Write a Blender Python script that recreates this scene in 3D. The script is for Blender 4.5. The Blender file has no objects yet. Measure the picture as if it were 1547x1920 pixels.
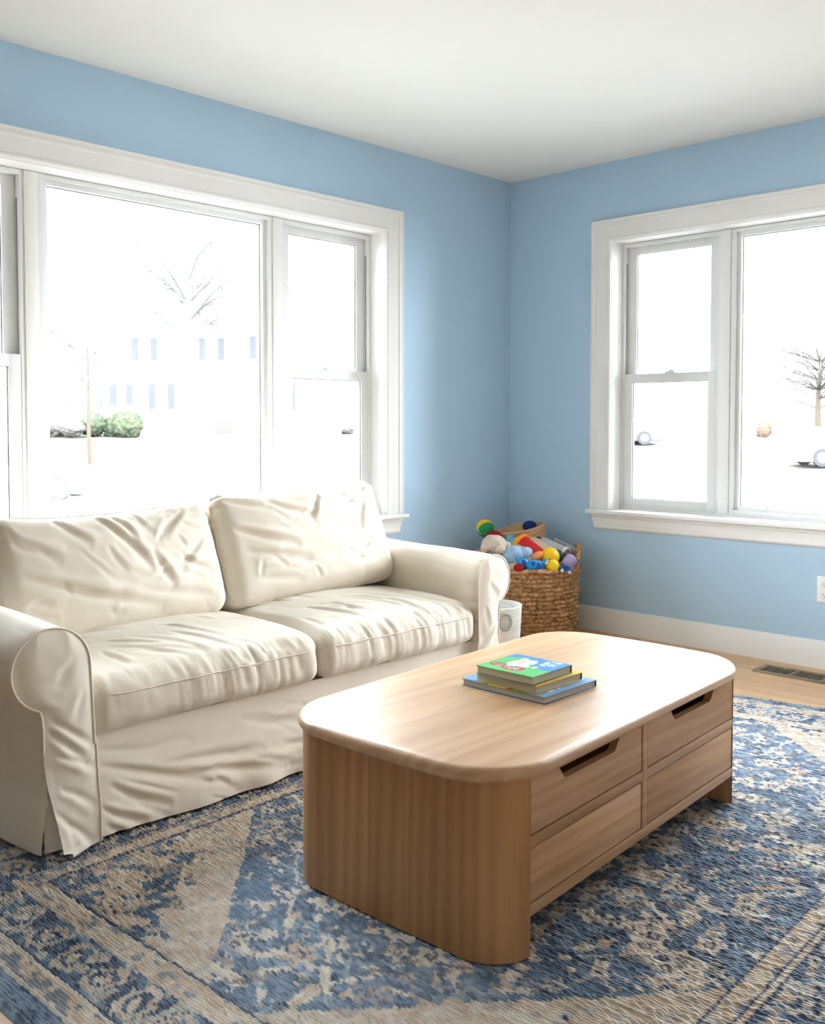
import bpy, bmesh, math
import numpy as np
from mathutils import Vector, Matrix

sc = bpy.context.scene
COL = sc.collection
PI = math.pi
rng = np.random.default_rng(7)

# ------------------------------------------------------------------ helpers
def lin(r, g, b):
    f = lambda c: (c/255/12.92) if c/255 <= .04045 else ((c/255+.055)/1.055)**2.4
    return (f(r), f(g), f(b), 1.0)

def _hash(ix, iy, iz, seed):
    h = (ix.astype(np.int64)*374761393 + iy.astype(np.int64)*668265263 + iz.astype(np.int64)*2147483647 + seed*974634777) & 0xFFFFFFFF
    h = ((h ^ (h >> 13))*1274126177) & 0xFFFFFFFF
    h = ((h ^ (h >> 16))*2246822519) & 0xFFFFFFFF
    return ((h ^ (h >> 15)) & 0xFFFFFF)/float(0xFFFFFF)

def vnoise(x, y, z=0.0, seed=0):
    x = np.asarray(x, float); y = np.asarray(y, float)+0*x; z = np.asarray(z, float)+0*x
    ix, iy, iz = np.floor(x), np.floor(y), np.floor(z)
    fx, fy, fz = x-ix, y-iy, z-iz
    fx, fy, fz = [t*t*t*(t*(t*6-15)+10) for t in (fx, fy, fz)]
    o = 0
    for a in (0, 1):
        for b in (0, 1):
            for c in (0, 1):
                w = (fx if a else 1-fx)*(fy if b else 1-fy)*(fz if c else 1-fz)
                o = o + w*_hash(ix+a, iy+b, iz+c, seed)
    return o

def fbm(x, y, z=0.0, seed=0, octv=3):
    o = 0; s = 0; a = 1.0
    for k in range(octv):
        o = o + a*vnoise(np.asarray(x)*2**k, np.asarray(y)*2**k, np.asarray(z)*2**k, seed+k*17); s += a; a *= .5
    return o/s

def ridge(x, y, z=0.0, seed=0, p=3.0):
    n = vnoise(x, y, z, seed)
    return (1-np.abs(2*n-1))**p

def sstep(a, b, x):
    t = np.clip((x-a)/(b-a), 0, 1); return t*t*(3-2*t)

ORG = {}
def empty(name, loc, label=None, cat=None, group=None, kind=None):
    o = bpy.data.objects.new(name, None); COL.objects.link(o)
    o.location = loc; o.empty_display_size = .05
    ORG[o.name] = Vector(loc)
    props(o, label, cat, group, kind)
    return o

def props(o, label=None, cat=None, group=None, kind=None):
    if label: o['label'] = label
    if cat: o['category'] = cat
    if group: o['group'] = group
    if kind: o['kind'] = kind
    return o

class MB:
    """collects world-space geometry for ONE mesh object"""
    def __init__(self):
        self.bm = bmesh.new()
    def add(self, V, F):
        vs = [self.bm.verts.new(v) for v in V]
        for f in F:
            try: self.bm.faces.new([vs[i] for i in f])
            except ValueError: pass
        return vs
    def box(self, x0, x1, y0, y1, z0, z1, bev=0.0, seg=2, M=None):
        b2 = bmesh.new(); bmesh.ops.create_cube(b2, size=1)
        for v in b2.verts:
            v.co = Vector(((x0+x1)/2+v.co.x*(x1-x0), (y0+y1)/2+v.co.y*(y1-y0), (z0+z1)/2+v.co.z*(z1-z0)))
        if bev > 0:
            bmesh.ops.bevel(b2, geom=b2.edges[:], offset=bev, segments=seg, affect='EDGES', profile=.5)
        self.merge(b2, M); return self
    def merge(self, b2, M=None):
        b2.verts.ensure_lookup_table()
        if M is not None:
            for v in b2.verts: v.co = M @ v.co
        b2.verts.index_update()
        self.add([v.co.copy() for v in b2.verts], [[v.index for v in f.verts] for f in b2.faces])
        b2.free()
    def grid(self, A, cu=False, cv=False):
        n, m = A.shape[:2]
        vs = self.add(A.reshape(-1, 3).tolist(), [])
        for i in range(n if cu else n-1):
            for j in range(m if cv else m-1):
                a, b = i, (i+1) % n; c, d = j, (j+1) % m
                try: self.bm.faces.new((vs[a*m+c], vs[b*m+c], vs[b*m+d], vs[a*m+d]))
                except ValueError: pass
        return vs
    def cap(self, vs, flip=False):
        try: self.bm.faces.new(vs[::-1] if flip else vs)
        except ValueError: pass
    def prism(self, pts, fn, d0, d1, bev=0.0):
        """pts: 2-D polygon; fn(a, b, d) -> world; extruded from d0 to d1"""
        b2 = bmesh.new()
        n = len(pts)
        lo = [b2.verts.new(fn(p[0], p[1], d0)) for p in pts]; hi = [b2.verts.new(fn(p[0], p[1], d1)) for p in pts]
        b2.faces.new(lo[::-1]); b2.faces.new(hi)
        for i in range(n):
            j = (i+1) % n; b2.faces.new((lo[i], lo[j], hi[j], hi[i]))
        if bev > 0:
            bmesh.ops.recalc_face_normals(b2, faces=b2.faces[:])
            es = [e for e in b2.edges if len(e.link_faces) == 2 and e.calc_face_angle(0) > .5]
            bmesh.ops.bevel(b2, geom=es, offset=bev, segments=2, affect='EDGES', profile=.5)
        self.merge(b2); return self
    def tube(self, P, r, n=8, closed=False, caps=True):
        P = np.asarray(P, float); m = len(P)
        rr = np.full(m, r) if np.isscalar(r) else np.asarray(r, float)
        T = np.gradient(P, axis=0)
        if closed: T = np.roll(P, -1, 0)-np.roll(P, 1, 0)
        T /= np.linalg.norm(T, axis=1)[:, None]+1e-12
        up = np.array([0, 0, 1.0]) if abs(T[0][2]) < .9 else np.array([1.0, 0, 0])
        N = np.cross(up, T[0]); N /= np.linalg.norm(N)
        rings = []
        for i in range(m):
            N = N - T[i]*(N@T[i]); N /= np.linalg.norm(N)+1e-12
            B = np.cross(T[i], N)
            an = np.linspace(0, 2*PI, n, endpoint=False)
            rings.append(P[i]+rr[i]*(np.cos(an)[:, None]*N+np.sin(an)[:, None]*B))
        vs = self.grid(np.array(rings), cu=closed, cv=True)
        if caps and not closed:
            self.cap(vs[:n], True); self.cap(vs[-n:])
        return self
    def lathe(self, prof, c=(0, 0, 0), n=48, M=None, fn=None):
        an = np.linspace(0, 2*PI, n, endpoint=False)
        A = np.array([[[r*math.cos(t), r*math.sin(t), z] for t in an] for r, z in prof])
        if fn is not None: A = fn(A)
        if M is not None:
            R = np.array(M.to_3x3()); t = np.array(M.translation); A = A@R.T+t
        A = A+np.array(c)
        vs = self.grid(A, cv=True)
        if prof[0][0] > 1e-6: self.cap(vs[:n], True)
        if prof[-1][0] > 1e-6: self.cap(vs[-n:])
        return self
    def ball(self, c, r, n=20, M=None, fn=None):
        r = np.array([r, r, r]) if np.isscalar(r) else np.array(r)
        th = np.linspace(0.02, PI-.02, n); ph = np.linspace(0, 2*PI, 2*n, endpoint=False)
        A = np.stack([np.sin(th)[:, None]*np.cos(ph), np.sin(th)[:, None]*np.sin(ph), np.cos(th)[:, None]+0*ph], -1)
        A = A*r
        if fn is not None: A = fn(A)
        if M is not None: A = A@np.array(M.to_3x3()).T
        A = A+np.array(c)
        vs = self.grid(A, cv=True); self.cap(vs[:2*n]); self.cap(vs[-2*n:], True)
        return self
    def build(self, name, mat, parent=None, origin=None, smooth=40, weld=1e-5, recalc=True):
        bm = self.bm
        if weld: bmesh.ops.remove_doubles(bm, verts=bm.verts[:], dist=weld)
        if recalc: bmesh.ops.recalc_face_normals(bm, faces=bm.faces[:])
        if parent is not None: org = ORG[parent.name]
        elif origin is not None: org = Vector(origin)
        else:
            xs = [v.co for v in bm.verts]
            org = Vector((sum(v.x for v in xs)/len(xs), sum(v.y for v in xs)/len(xs), min(v.z for v in xs)))
        for v in bm.verts: v.co -= org
        if smooth:
            for f in bm.faces: f.smooth = True
            ang = math.radians(smooth)
            for e in bm.edges:
                if len(e.link_faces) != 2 or e.calc_face_angle(0) > ang: e.smooth = False
        me = bpy.data.meshes.new(name); bm.to_mesh(me); bm.free()
        o = bpy.data.objects.new(name, me); COL.objects.link(o)
        if mat is not None: me.materials.append(mat)
        ORG[o.name] = org
        if parent is not None:
            o.parent = parent
        else: o.location = org
        return o

# ------------------------------------------------------------------ materials
def mat(name, col, rough=.6, spec=.3, metal=0.0, sheen=0.0, coat=0.0):
    m = bpy.data.materials.new(name); m.use_nodes = True
    b = m.node_tree.nodes['Principled BSDF']
    b.inputs['Base Color'].default_value = col if len(col) == 4 else (*col, 1)
    b.inputs['Roughness'].default_value = rough
    b.inputs['Specular IOR Level'].default_value = spec
    b.inputs['Metallic'].default_value = metal
    if sheen: b.inputs['Sheen Weight'].default_value = sheen
    if coat: b.inputs['Coat Weight'].default_value = coat; b.inputs['Coat Roughness'].default_value = .15
    return m
def nt(m): return m.node_tree.nodes, m.node_tree.links, m.node_tree.nodes['Principled BSDF']
def node(m, t, **kw):
    n = m.node_tree.nodes.new(t)
    for k, v in kw.items():
        if k in n.inputs: n.inputs[k].default_value = v
        else: setattr(n, k, v)
    return n
def coords(m, scale=(1, 1, 1), kind='Object'):
    N, L, b = nt(m)
    tc = node(m, 'ShaderNodeTexCoord'); mp = node(m, 'ShaderNodeMapping'); mp.inputs['Scale'].default_value = scale
    L.new(tc.outputs[kind], mp.inputs['Vector']); return mp.outputs['Vector']
def add_bump(m, vec, scale, strength, dist=.002, detail=4, t='ShaderNodeTexNoise'):
    N, L, b = nt(m)
    n = node(m, t); n.inputs['Scale'].default_value = scale
    if 'Detail' in n.inputs: n.inputs['Detail'].default_value = detail
    if vec is not None: L.new(vec, n.inputs['Vector'])
    bp = node(m, 'ShaderNodeBump', Strength=strength, Distance=dist)
    L.new(n.outputs[0], bp.inputs['Height']); L.new(bp.outputs['Normal'], b.inputs['Normal'])
    return n
def vary(m, vec, c0, c1, scale, detail=4, lo=.3, hi=.7, dist=0.0):
    N, L, b = nt(m)
    n = node(m, 'ShaderNodeTexNoise', Scale=scale, Detail=detail, Distortion=dist)
    if vec is not None: L.new(vec, n.inputs['Vector'])
    r = node(m, 'ShaderNodeValToRGB'); r.color_ramp.elements[0].position = lo; r.color_ramp.elements[1].position = hi
    r.color_ramp.elements[0].color = c0; r.color_ramp.elements[1].color = c1
    L.new(n.outputs[0], r.inputs[0]); L.new(r.outputs[0], b.inputs['Base Color']); return r

def wood(name, grain, base, dark, light, stave, sax, rough=.38, spec=.4):
    """grain: axis index of the grain; stave: board width (m) across axis sax"""
    m = mat(name, base, rough, spec); N, L, b = nt(m)
    tc = node(m, 'ShaderNodeTexCoord')
    sep = node(m, 'ShaderNodeSeparateXYZ'); L.new(tc.outputs['Object'], sep.inputs[0])
    dv = node(m, 'ShaderNodeMath', operation='DIVIDE'); L.new(sep.outputs[sax], dv.inputs[0]); dv.inputs[1].default_value = stave
    fl = node(m, 'ShaderNodeMath', operation='FLOOR'); L.new(dv.outputs[0], fl.inputs[0])
    wn = node(m, 'ShaderNodeTexWhiteNoise', noise_dimensions='1D'); L.new(fl.outputs[0], wn.inputs['W'])
    off = node(m, 'ShaderNodeVectorMath', operation='SCALE'); L.new(wn.outputs['Color'], off.inputs[0]); off.inputs['Scale'].default_value = 7.0
    ad = node(m, 'ShaderNodeVectorMath', operation='ADD'); L.new(tc.outputs['Object'], ad.inputs[0]); L.new(off.outputs[0], ad.inputs[1])
    def sc3(along, across):
        s = [across]*3; s[grain] = along
        mp = node(m, 'ShaderNodeMapping'); mp.inputs['Scale'].default_value = s; L.new(ad.outputs[0], mp.inputs[0]); return mp
    n1 = node(m, 'ShaderNodeTexNoise', Scale=1.0, Detail=5.0, Distortion=.6); L.new(sc3(1.3, 13).outputs[0], n1.inputs['Vector'])
    n2 = node(m, 'ShaderNodeTexNoise', Scale=1.0, Detail=6.0, Roughness=.7); L.new(sc3(6, 190).outputs[0], n2.inputs['Vector'])
    n3 = node(m, 'ShaderNodeTexWave', Scale=1.0, Distortion=5.0, Detail=3.0); n3.wave_type = 'RINGS'; L.new(sc3(.9, 9).outputs[0], n3.inputs['Vector'])
    r1 = node(m, 'ShaderNodeValToRGB'); r1.color_ramp.elements[0].color = dark; r1.color_ramp.elements[1].color = light
    r1.color_ramp.elements[0].position = .25; r1.color_ramp.elements[1].position = .78
    e = r1.color_ramp.elements.new(.5); e.color = base
    mx = node(m, 'ShaderNodeMath', operation='MULTIPLY_ADD'); L.new(n2.outputs[0], mx.inputs[0]); mx.inputs[1].default_value = .34; 
    mm = node(m, 'ShaderNodeMath', operation='MULTIPLY_ADD'); L.new(n1.outputs[0], mm.inputs[0]); mm.inputs[1].default_value = .40
    m3 = node(m, 'ShaderNodeMath', operation='MULTIPLY'); L.new(n3.outputs[1], m3.inputs[0]); m3.inputs[1].default_value = .16
    L.new(m3.outputs[0], mm.inputs[2]); L.new(mm.outputs[0], mx.inputs[2])
    L.new(mx.outputs[0], r1.inputs[0])
    hs = node(m, 'ShaderNodeHueSaturation'); L.new(r1.outputs[0], hs.inputs['Color'])
    mr = node(m, 'ShaderNodeMapRange'); L.new(wn.outputs['Value'], mr.inputs[0]); mr.inputs['To Min'].default_value = .89; mr.inputs['To Max'].default_value = 1.07
    L.new(mr.outputs[0], hs.inputs['Value']); L.new(hs.outputs[0], b.inputs['Base Color'])
    bp = node(m, 'ShaderNodeBump', Strength=.12, Distance=.001); L.new(n2.outputs[0], bp.inputs['Height']); L.new(bp.outputs[0], b.inputs['Normal'])
    return m

M_WALL = mat('wall_paint', lin(178, 207, 230), .55, .25); M_WALL2 = mat('warm_wall_paint', lin(236, 234, 230), .6, .2); add_bump(M_WALL, coords(M_WALL), 180, .05, .001)
M_CEIL = mat('ceiling_paint', lin(232, 232, 229), .9, .1)
M_TRIM = mat('white_trim', lin(236, 236, 233), .55, .2)
M_VINYL = mat('white_vinyl', lin(230, 232, 231), .6, .15)
M_TRACK = mat('grey_track', lin(150, 150, 148), .5, .3)
M_GAPLINE = mat('dark_gap_line', lin(96, 98, 98), .7, .1)
M_GLASS = bpy.data.materials.new('glass'); M_GLASS.use_nodes = True
_n = M_GLASS.node_tree.nodes; _l = M_GLASS.node_tree.links; _n.clear()
_o = _n.new('ShaderNodeOutputMaterial'); _t = _n.new('ShaderNodeBsdfTransparent'); _g = _n.new('ShaderNodeBsdfGlossy'); _g.inputs['Roughness'].default_value = .02
_m = _n.new('ShaderNodeMixShader'); _f = _n.new('ShaderNodeFresnel'); _f.inputs['IOR'].default_value = 1.3
_t.inputs['Color'].default_value = (.97, .985, .98, 1)
_l.new(_f.outputs[0], _m.inputs[0]); _l.new(_t.outputs[0], _m.inputs[1]); _l.new(_g.outputs[0], _m.inputs[2]); _l.new(_m.outputs[0], _o.inputs[0])

M_FAB = mat('cream_twill', lin(234, 227, 214), .85, .15, sheen=.15)
vary(M_FAB, coords(M_FAB), lin(223, 213, 196), lin(233, 225, 211), 5.0, 3)
add_bump(M_FAB, coords(M_FAB, (1, 1, 1)), 700, .12, .0008, 2)
M_PIPE = mat('cream_seam', lin(226, 216, 199), .85, .15)
M_DARK = mat('dark_underside', lin(40, 34, 30), .8, .2)

OB, OD, OL = lin(208, 169, 127), lin(186, 144, 102), lin(222, 187, 148)
M_WTOP = wood('oak_top', 0, OB, OD, OL, .115, 1, .33, .7)
M_WTOP.node_tree.nodes['Principled BSDF'].inputs['Coat Weight'].default_value = .35; M_WTOP.node_tree.nodes['Principled BSDF'].inputs['Coat Roughness'].default_value = .22
M_WEND = wood('oak_end', 2, lin(190, 143, 96), lin(166, 120, 77), lin(206, 162, 116), .11, 1, .4, .4)
M_WFRT = wood('oak_front', 0, lin(188, 146, 107), lin(164, 122, 85), lin(206, 166, 128), .055, 2, .4, .4)
M_FLOOR = wood('oak_floor', 1, lin(222, 180, 132), lin(196, 148, 100), lin(236, 200, 156), .083, 0, .3, .45)

# ------------------------------------------------------------------ room shell
XB, YB, H = -6.3, -5.8, 2.44
LU0, LU1 = .985, 3.335          # left window opening (distance from the corner)
RU0, RU1 = .660, 3.010
WZ0, WZ1 = .642, 2.036
TH = .17
def strct(o): o['kind'] = 'structure'; return o

b = MB(); b.box(XB-.2, .2, YB-.2, .2, -.12, 0); strct(b.build('floor', M_FLOOR, origin=(0, 0, 0), smooth=0))
b = MB(); b.box(XB-.2, .2, YB-.2, .2, H, H+.12); strct(b.build('ceiling', M_CEIL, smooth=0))
def wall_with_hole(name, fn, u_end, holes):
    b = MB()
    def bx(u0, u1, z0, z1):
        p, q = fn(u0, 0), fn(u1, TH)
        b.box(min(p[0], q[0]), max(p[0], q[0]), min(p[1], q[1]), max(p[1], q[1]), z0, z1)
    edges = [-TH]
    for (u0, u1) in holes:
        bx(edges[-1], u0, 0, H); bx(u0, u1, 0, WZ0-.021); bx(u0, u1, WZ1+.002, H); edges.append(u1)
    bx(edges[-1], u_end, 0, H)
    return strct(b.build(name, M_WALL, origin=(0, 0, 0), smooth=0))
fL = lambda u, d: (-u, d)
fR = lambda u, d: (d, -u)
wall_with_hole('wall_left', fL, -XB, [(LU0, LU1)])
wall_with_hole('wall_right', fR, -YB, [(RU0, RU1)])
b = MB(); b.box(XB-TH, 0, YB-TH, YB, 0, H); strct(b.build('wall_rear', M_WALL2, origin=(0, YB, 0), smooth=0))
b = MB(); b.box(XB-TH, XB, YB, 0, 0, H); strct(b.build('wall_side', mat('taupe_wall_paint', lin(160, 150, 138), .6, .2), origin=(XB, 0, 0), smooth=0))

# baseboards: profile swept along the wall
BBP = [(0, 0), (.016, 0), (.016, .092), (.013, .098), (.013, .104), (.009, .112), (.007, .122), (0, .124)]
def baseboard(name, fn, u0, u1):
    b = MB()
    b.prism(BBP, lambda t, z, d: Vector((*fn(d, -t), z)), u0, u1)
    return strct(b.build(name, M_TRIM, smooth=30))
baseboard('baseboard_left', fL, 0, -XB)
baseboard('baseboard_right', fR, .016, -YB)

# ------------------------------------------------------------------ windows
CASP = [(-.004, 0), (-.004, .012), (.003, .017), (.010, .017), (.014, .012), (.020, .012), (.030, .014), (.072, .018), (.076, .023), (.086, .023), (.090, .020), (.098, .020), (.101, .023), (.106, .023), (.106, 0)]
def window(name, fn, o0, o1, side_w, label):
    W3 = lambda u, d, z: Vector((*fn(u, d), z))
    root = empty(name, W3((o0+o1)/2, .1, WZ0)); strct(root)
    def bx(b, u0, u1, d0, d1, z0, z1, bev=.002):
        p, q = fn(u0, d0), fn(u1, d1)
        b.box(min(p[0], q[0]), max(p[0], q[0]), min(p[1], q[1]), max(p[1], q[1]), z0, z1, bev)
    # casing, mitred round three sides
    b = MB()
    rows = []
    for (cu, cz, su, sz) in ((o0, WZ0, -1, 0), (o0, WZ1, -1, 1), (o1, WZ1, 1, 1), (o1, WZ0, 1, 0)):
        rows.append([W3(cu+su*w, -t, cz+sz*w) for w, t in CASP])
    vs = b.grid(np.array([[list(v) for v in r] for r in rows]))
    b.build('casing', M_TRIM, root, smooth=25)
    # stool and apron
    b = MB(); bx(b, o0-.112, o1+.112, -.058, .0, WZ0-.019, WZ0, .004); bx(b, o0+.001, o1-.001, -.01, .10, WZ0-.019, WZ0, .0)
    b.build('stool', M_TRIM, root)
    b = MB()
    AP = [(0, .018), (.006, .022), (.018, .022), (.022, .016), (.055, .014), (.060, .018), (.072, .018), (.080, .012), (.084, .0)]
    A = []
    for dz, t in AP:
        k = dz*.3
        A.append([list(W3(o0-.104+k, 0, WZ0-.019-dz)), list(W3(o0-.104+k, -t, WZ0-.019-dz)), list(W3(o1+.104-k, -t, WZ0-.019-dz)), list(W3(o1+.104-k, 0, WZ0-.019-dz))])
    b.grid(np.array(A)); b.build('apron', M_TRIM, root, smooth=25)
    # jamb boards
    b = MB()
    bx(b, o0-.004, o0+.006, -.001, .165, WZ0, WZ1, 0); bx(b, o1-.006, o1+.004, -.001, .165, WZ0, WZ1, 0)
    bx(b, o0+.006, o1-.006, -.001, .165, WZ1-.008, WZ1+.004, 0); bx(b, o0+.006, o1-.006, .095, .165, WZ0-.004, WZ0+.012, 0)
    b.build('jamb', M_TRIM, root, smooth=0)
    # units
    f = .026; s = .051
    pic0 = o0+side_w; pic1 = o1-side_w
    gu0, gu1 = o0+.006, o1-.006
    zt, zb = WZ1-.010, WZ0+.012
    mull = .052
    for (u0, u1) in ((pic0-mull/2, pic0+mull/2), (pic1-mull/2, pic1+mull/2)):
        b = MB(); bx(b, u0, u1, .092, .165, zb, zt, .002); b.build('mullion', M_TRIM, root)
    zm0, zm1 = 1.303, 1.349
    def frame_ring(b, u0, u1, z0, z1, w, d0, d1, wb=None, wt=None, bev=.002):
        wb = wb or w; wt = wt or w
        bx(b, u0, u0+w, d0, d1, z0, z1, bev); bx(b, u1-w, u1, d0, d1, z0, z1, bev)
        bx(b, u0+w-.002, u1-w+.002, d0, d1, z0, z0+wb, bev); bx(b, u0+w-.002, u1-w+.002, d0, d1, z1-wt, z1, bev)
    def pane(par, u0, u1, d, z0, z1):
        b = MB(); bx(b, u0-.004, u1+.004, d-.002, d+.002, z0-.004, z1+.004, 0); b.build('pane', M_GLASS, par, smooth=0)
        b = MB(); frame_ring(b, u0-.001, u1+.001, z0-.001, z1+.001, .0040, d-.0045, d-.0025, bev=0); b.build('gap_line', M_GAPLINE, par, smooth=0)  # dark ring added to stand in for the shadowed gap at the glass edge
    for (u0, u1, corner) in ((gu0, pic0-mull/2, 0), (pic1+mull/2, gu1, 1)):
        b = MB(); frame_ring(b, u0, u1, zb, zt, f*.62, .098, .165, .012, .018); b.build('unit_frame', M_VINYL, root)
        a0, a1 = u0+f*.62, u1-f*.62
        b = MB()
        for t0 in ((a0-.0005, a0+.003), (a1-.003, a1+.0005)): bx(b, t0[0], t0[1], .116, .122, zm1, zt-.10, 0)
        b.build('balance_track', M_TRACK, root, smooth=0)
        b = MB(); frame_ring(b, a0+.002, a1-.002, zm0+.005, zt-.018, s, .130, .158, .030, .036); up = b.build('upper_sash', M_VINYL, root)
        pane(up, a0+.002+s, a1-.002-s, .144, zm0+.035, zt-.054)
        b = MB(); frame_ring(b, a0+.001, a1-.001, zb+.012, zm1, s-.004, .100, .128, .034, zm1-zm0); lo = b.build('lower_sash', M_VINYL, root)
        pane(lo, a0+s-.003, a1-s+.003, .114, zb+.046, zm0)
        uc = (a0+a1)/2
        b = MB(); bx(b, uc-.028, uc+.028, .106, .130, zm1, zm1+.009, .003); bx(b, uc-.008, uc+.022, .104, .122, zm1+.009, zm1+.017, .003)
        b.build('sash_lock', M_VINYL, lo)
    b = MB(); u0, u1 = pic0+mull/2, pic1-mull/2
    frame_ring(b, u0, u1, zb, zt, .026, .098, .165, .02, .016); frame_ring(b, u0+.024, u1-.024, zb+.018, zt-.014, .022, .112, .160, .020, .022)
    pf = b.build('picture_frame', M_VINYL, root)
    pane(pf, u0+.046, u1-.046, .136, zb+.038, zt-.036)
    return root
window('window_1', fL, LU0, LU1, .598, '')
window('window_2', fR, RU0, RU1, .584, '')

# outlet on the right wall
t = empty('wall_outlet', (0, -1.783, .297), 'white double power outlet plate low on the blue wall below the right window', 'outlet')
b = MB(); b.box(-.006, 0, -1.820, -1.746, .297, .413, .002); b.build('cover_plate', M_TRIM, t)
for zc in (.331, .379):
    b = MB(); b.box(-.0085, -.004, -1.800, -1.766, zc-.014, zc+.014, .004)
    rc = b.build('receptacle', M_TRIM, t)
    b = MB(); b.box(-.0091, -.0080, -1.777, -1.775, zc-.003, zc+.006); b.box(-.0091, -.0080, -1.791, -1.789, zc-.003, zc+.006); b.box(-.0091, -.0080, -1.785, -1.781, zc-.010, zc-.006)
    b.build('slot', M_DARK, rc, smooth=0)

# floor register
M_BRONZE = mat('register_metal', lin(140, 126, 104), .45, .5, .3)
M_VOID = mat('duct_black', lin(38, 31, 24), .8, .1)
t = empty('floor_vent', (-.187, -1.722, 0), 'bronze metal floor vent set in the oak floor by the white baseboard', 'vent')
x0, x1, y0, y1 = -.262, -.112, -1.882, -1.566
b = MB()
for a in ((x0, x0+.024, y0, y1), (x1-.024, x1, y0, y1), (x0+.022, x1-.022, y0, y0+.026), (x0+.022, x1-.022, y1-.026, y1), (x0+.022, x1-.022, (y0+y1)/2-.006, (y0+y1)/2+.006)):
    b.box(*a, 0, .006, .0015)
b.build('frame', M_BRONZE, t)
b = MB(); b.box(x0+.01, x1-.01, y0+.01, y1-.01, 0, .0012); b.build('duct', M_VOID, t, smooth=0)
ys = [y for y in np.linspace(y0+.034, y1-.034, 21) if abs(y-(y0+y1)/2) > .009]
for y in ys:
    b = MB(); b.box(x0+.020, x1-.020, y-.0022, y+.0022, .001, .0048); b.build('louvre', M_BRONZE, t, smooth=0)
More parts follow.
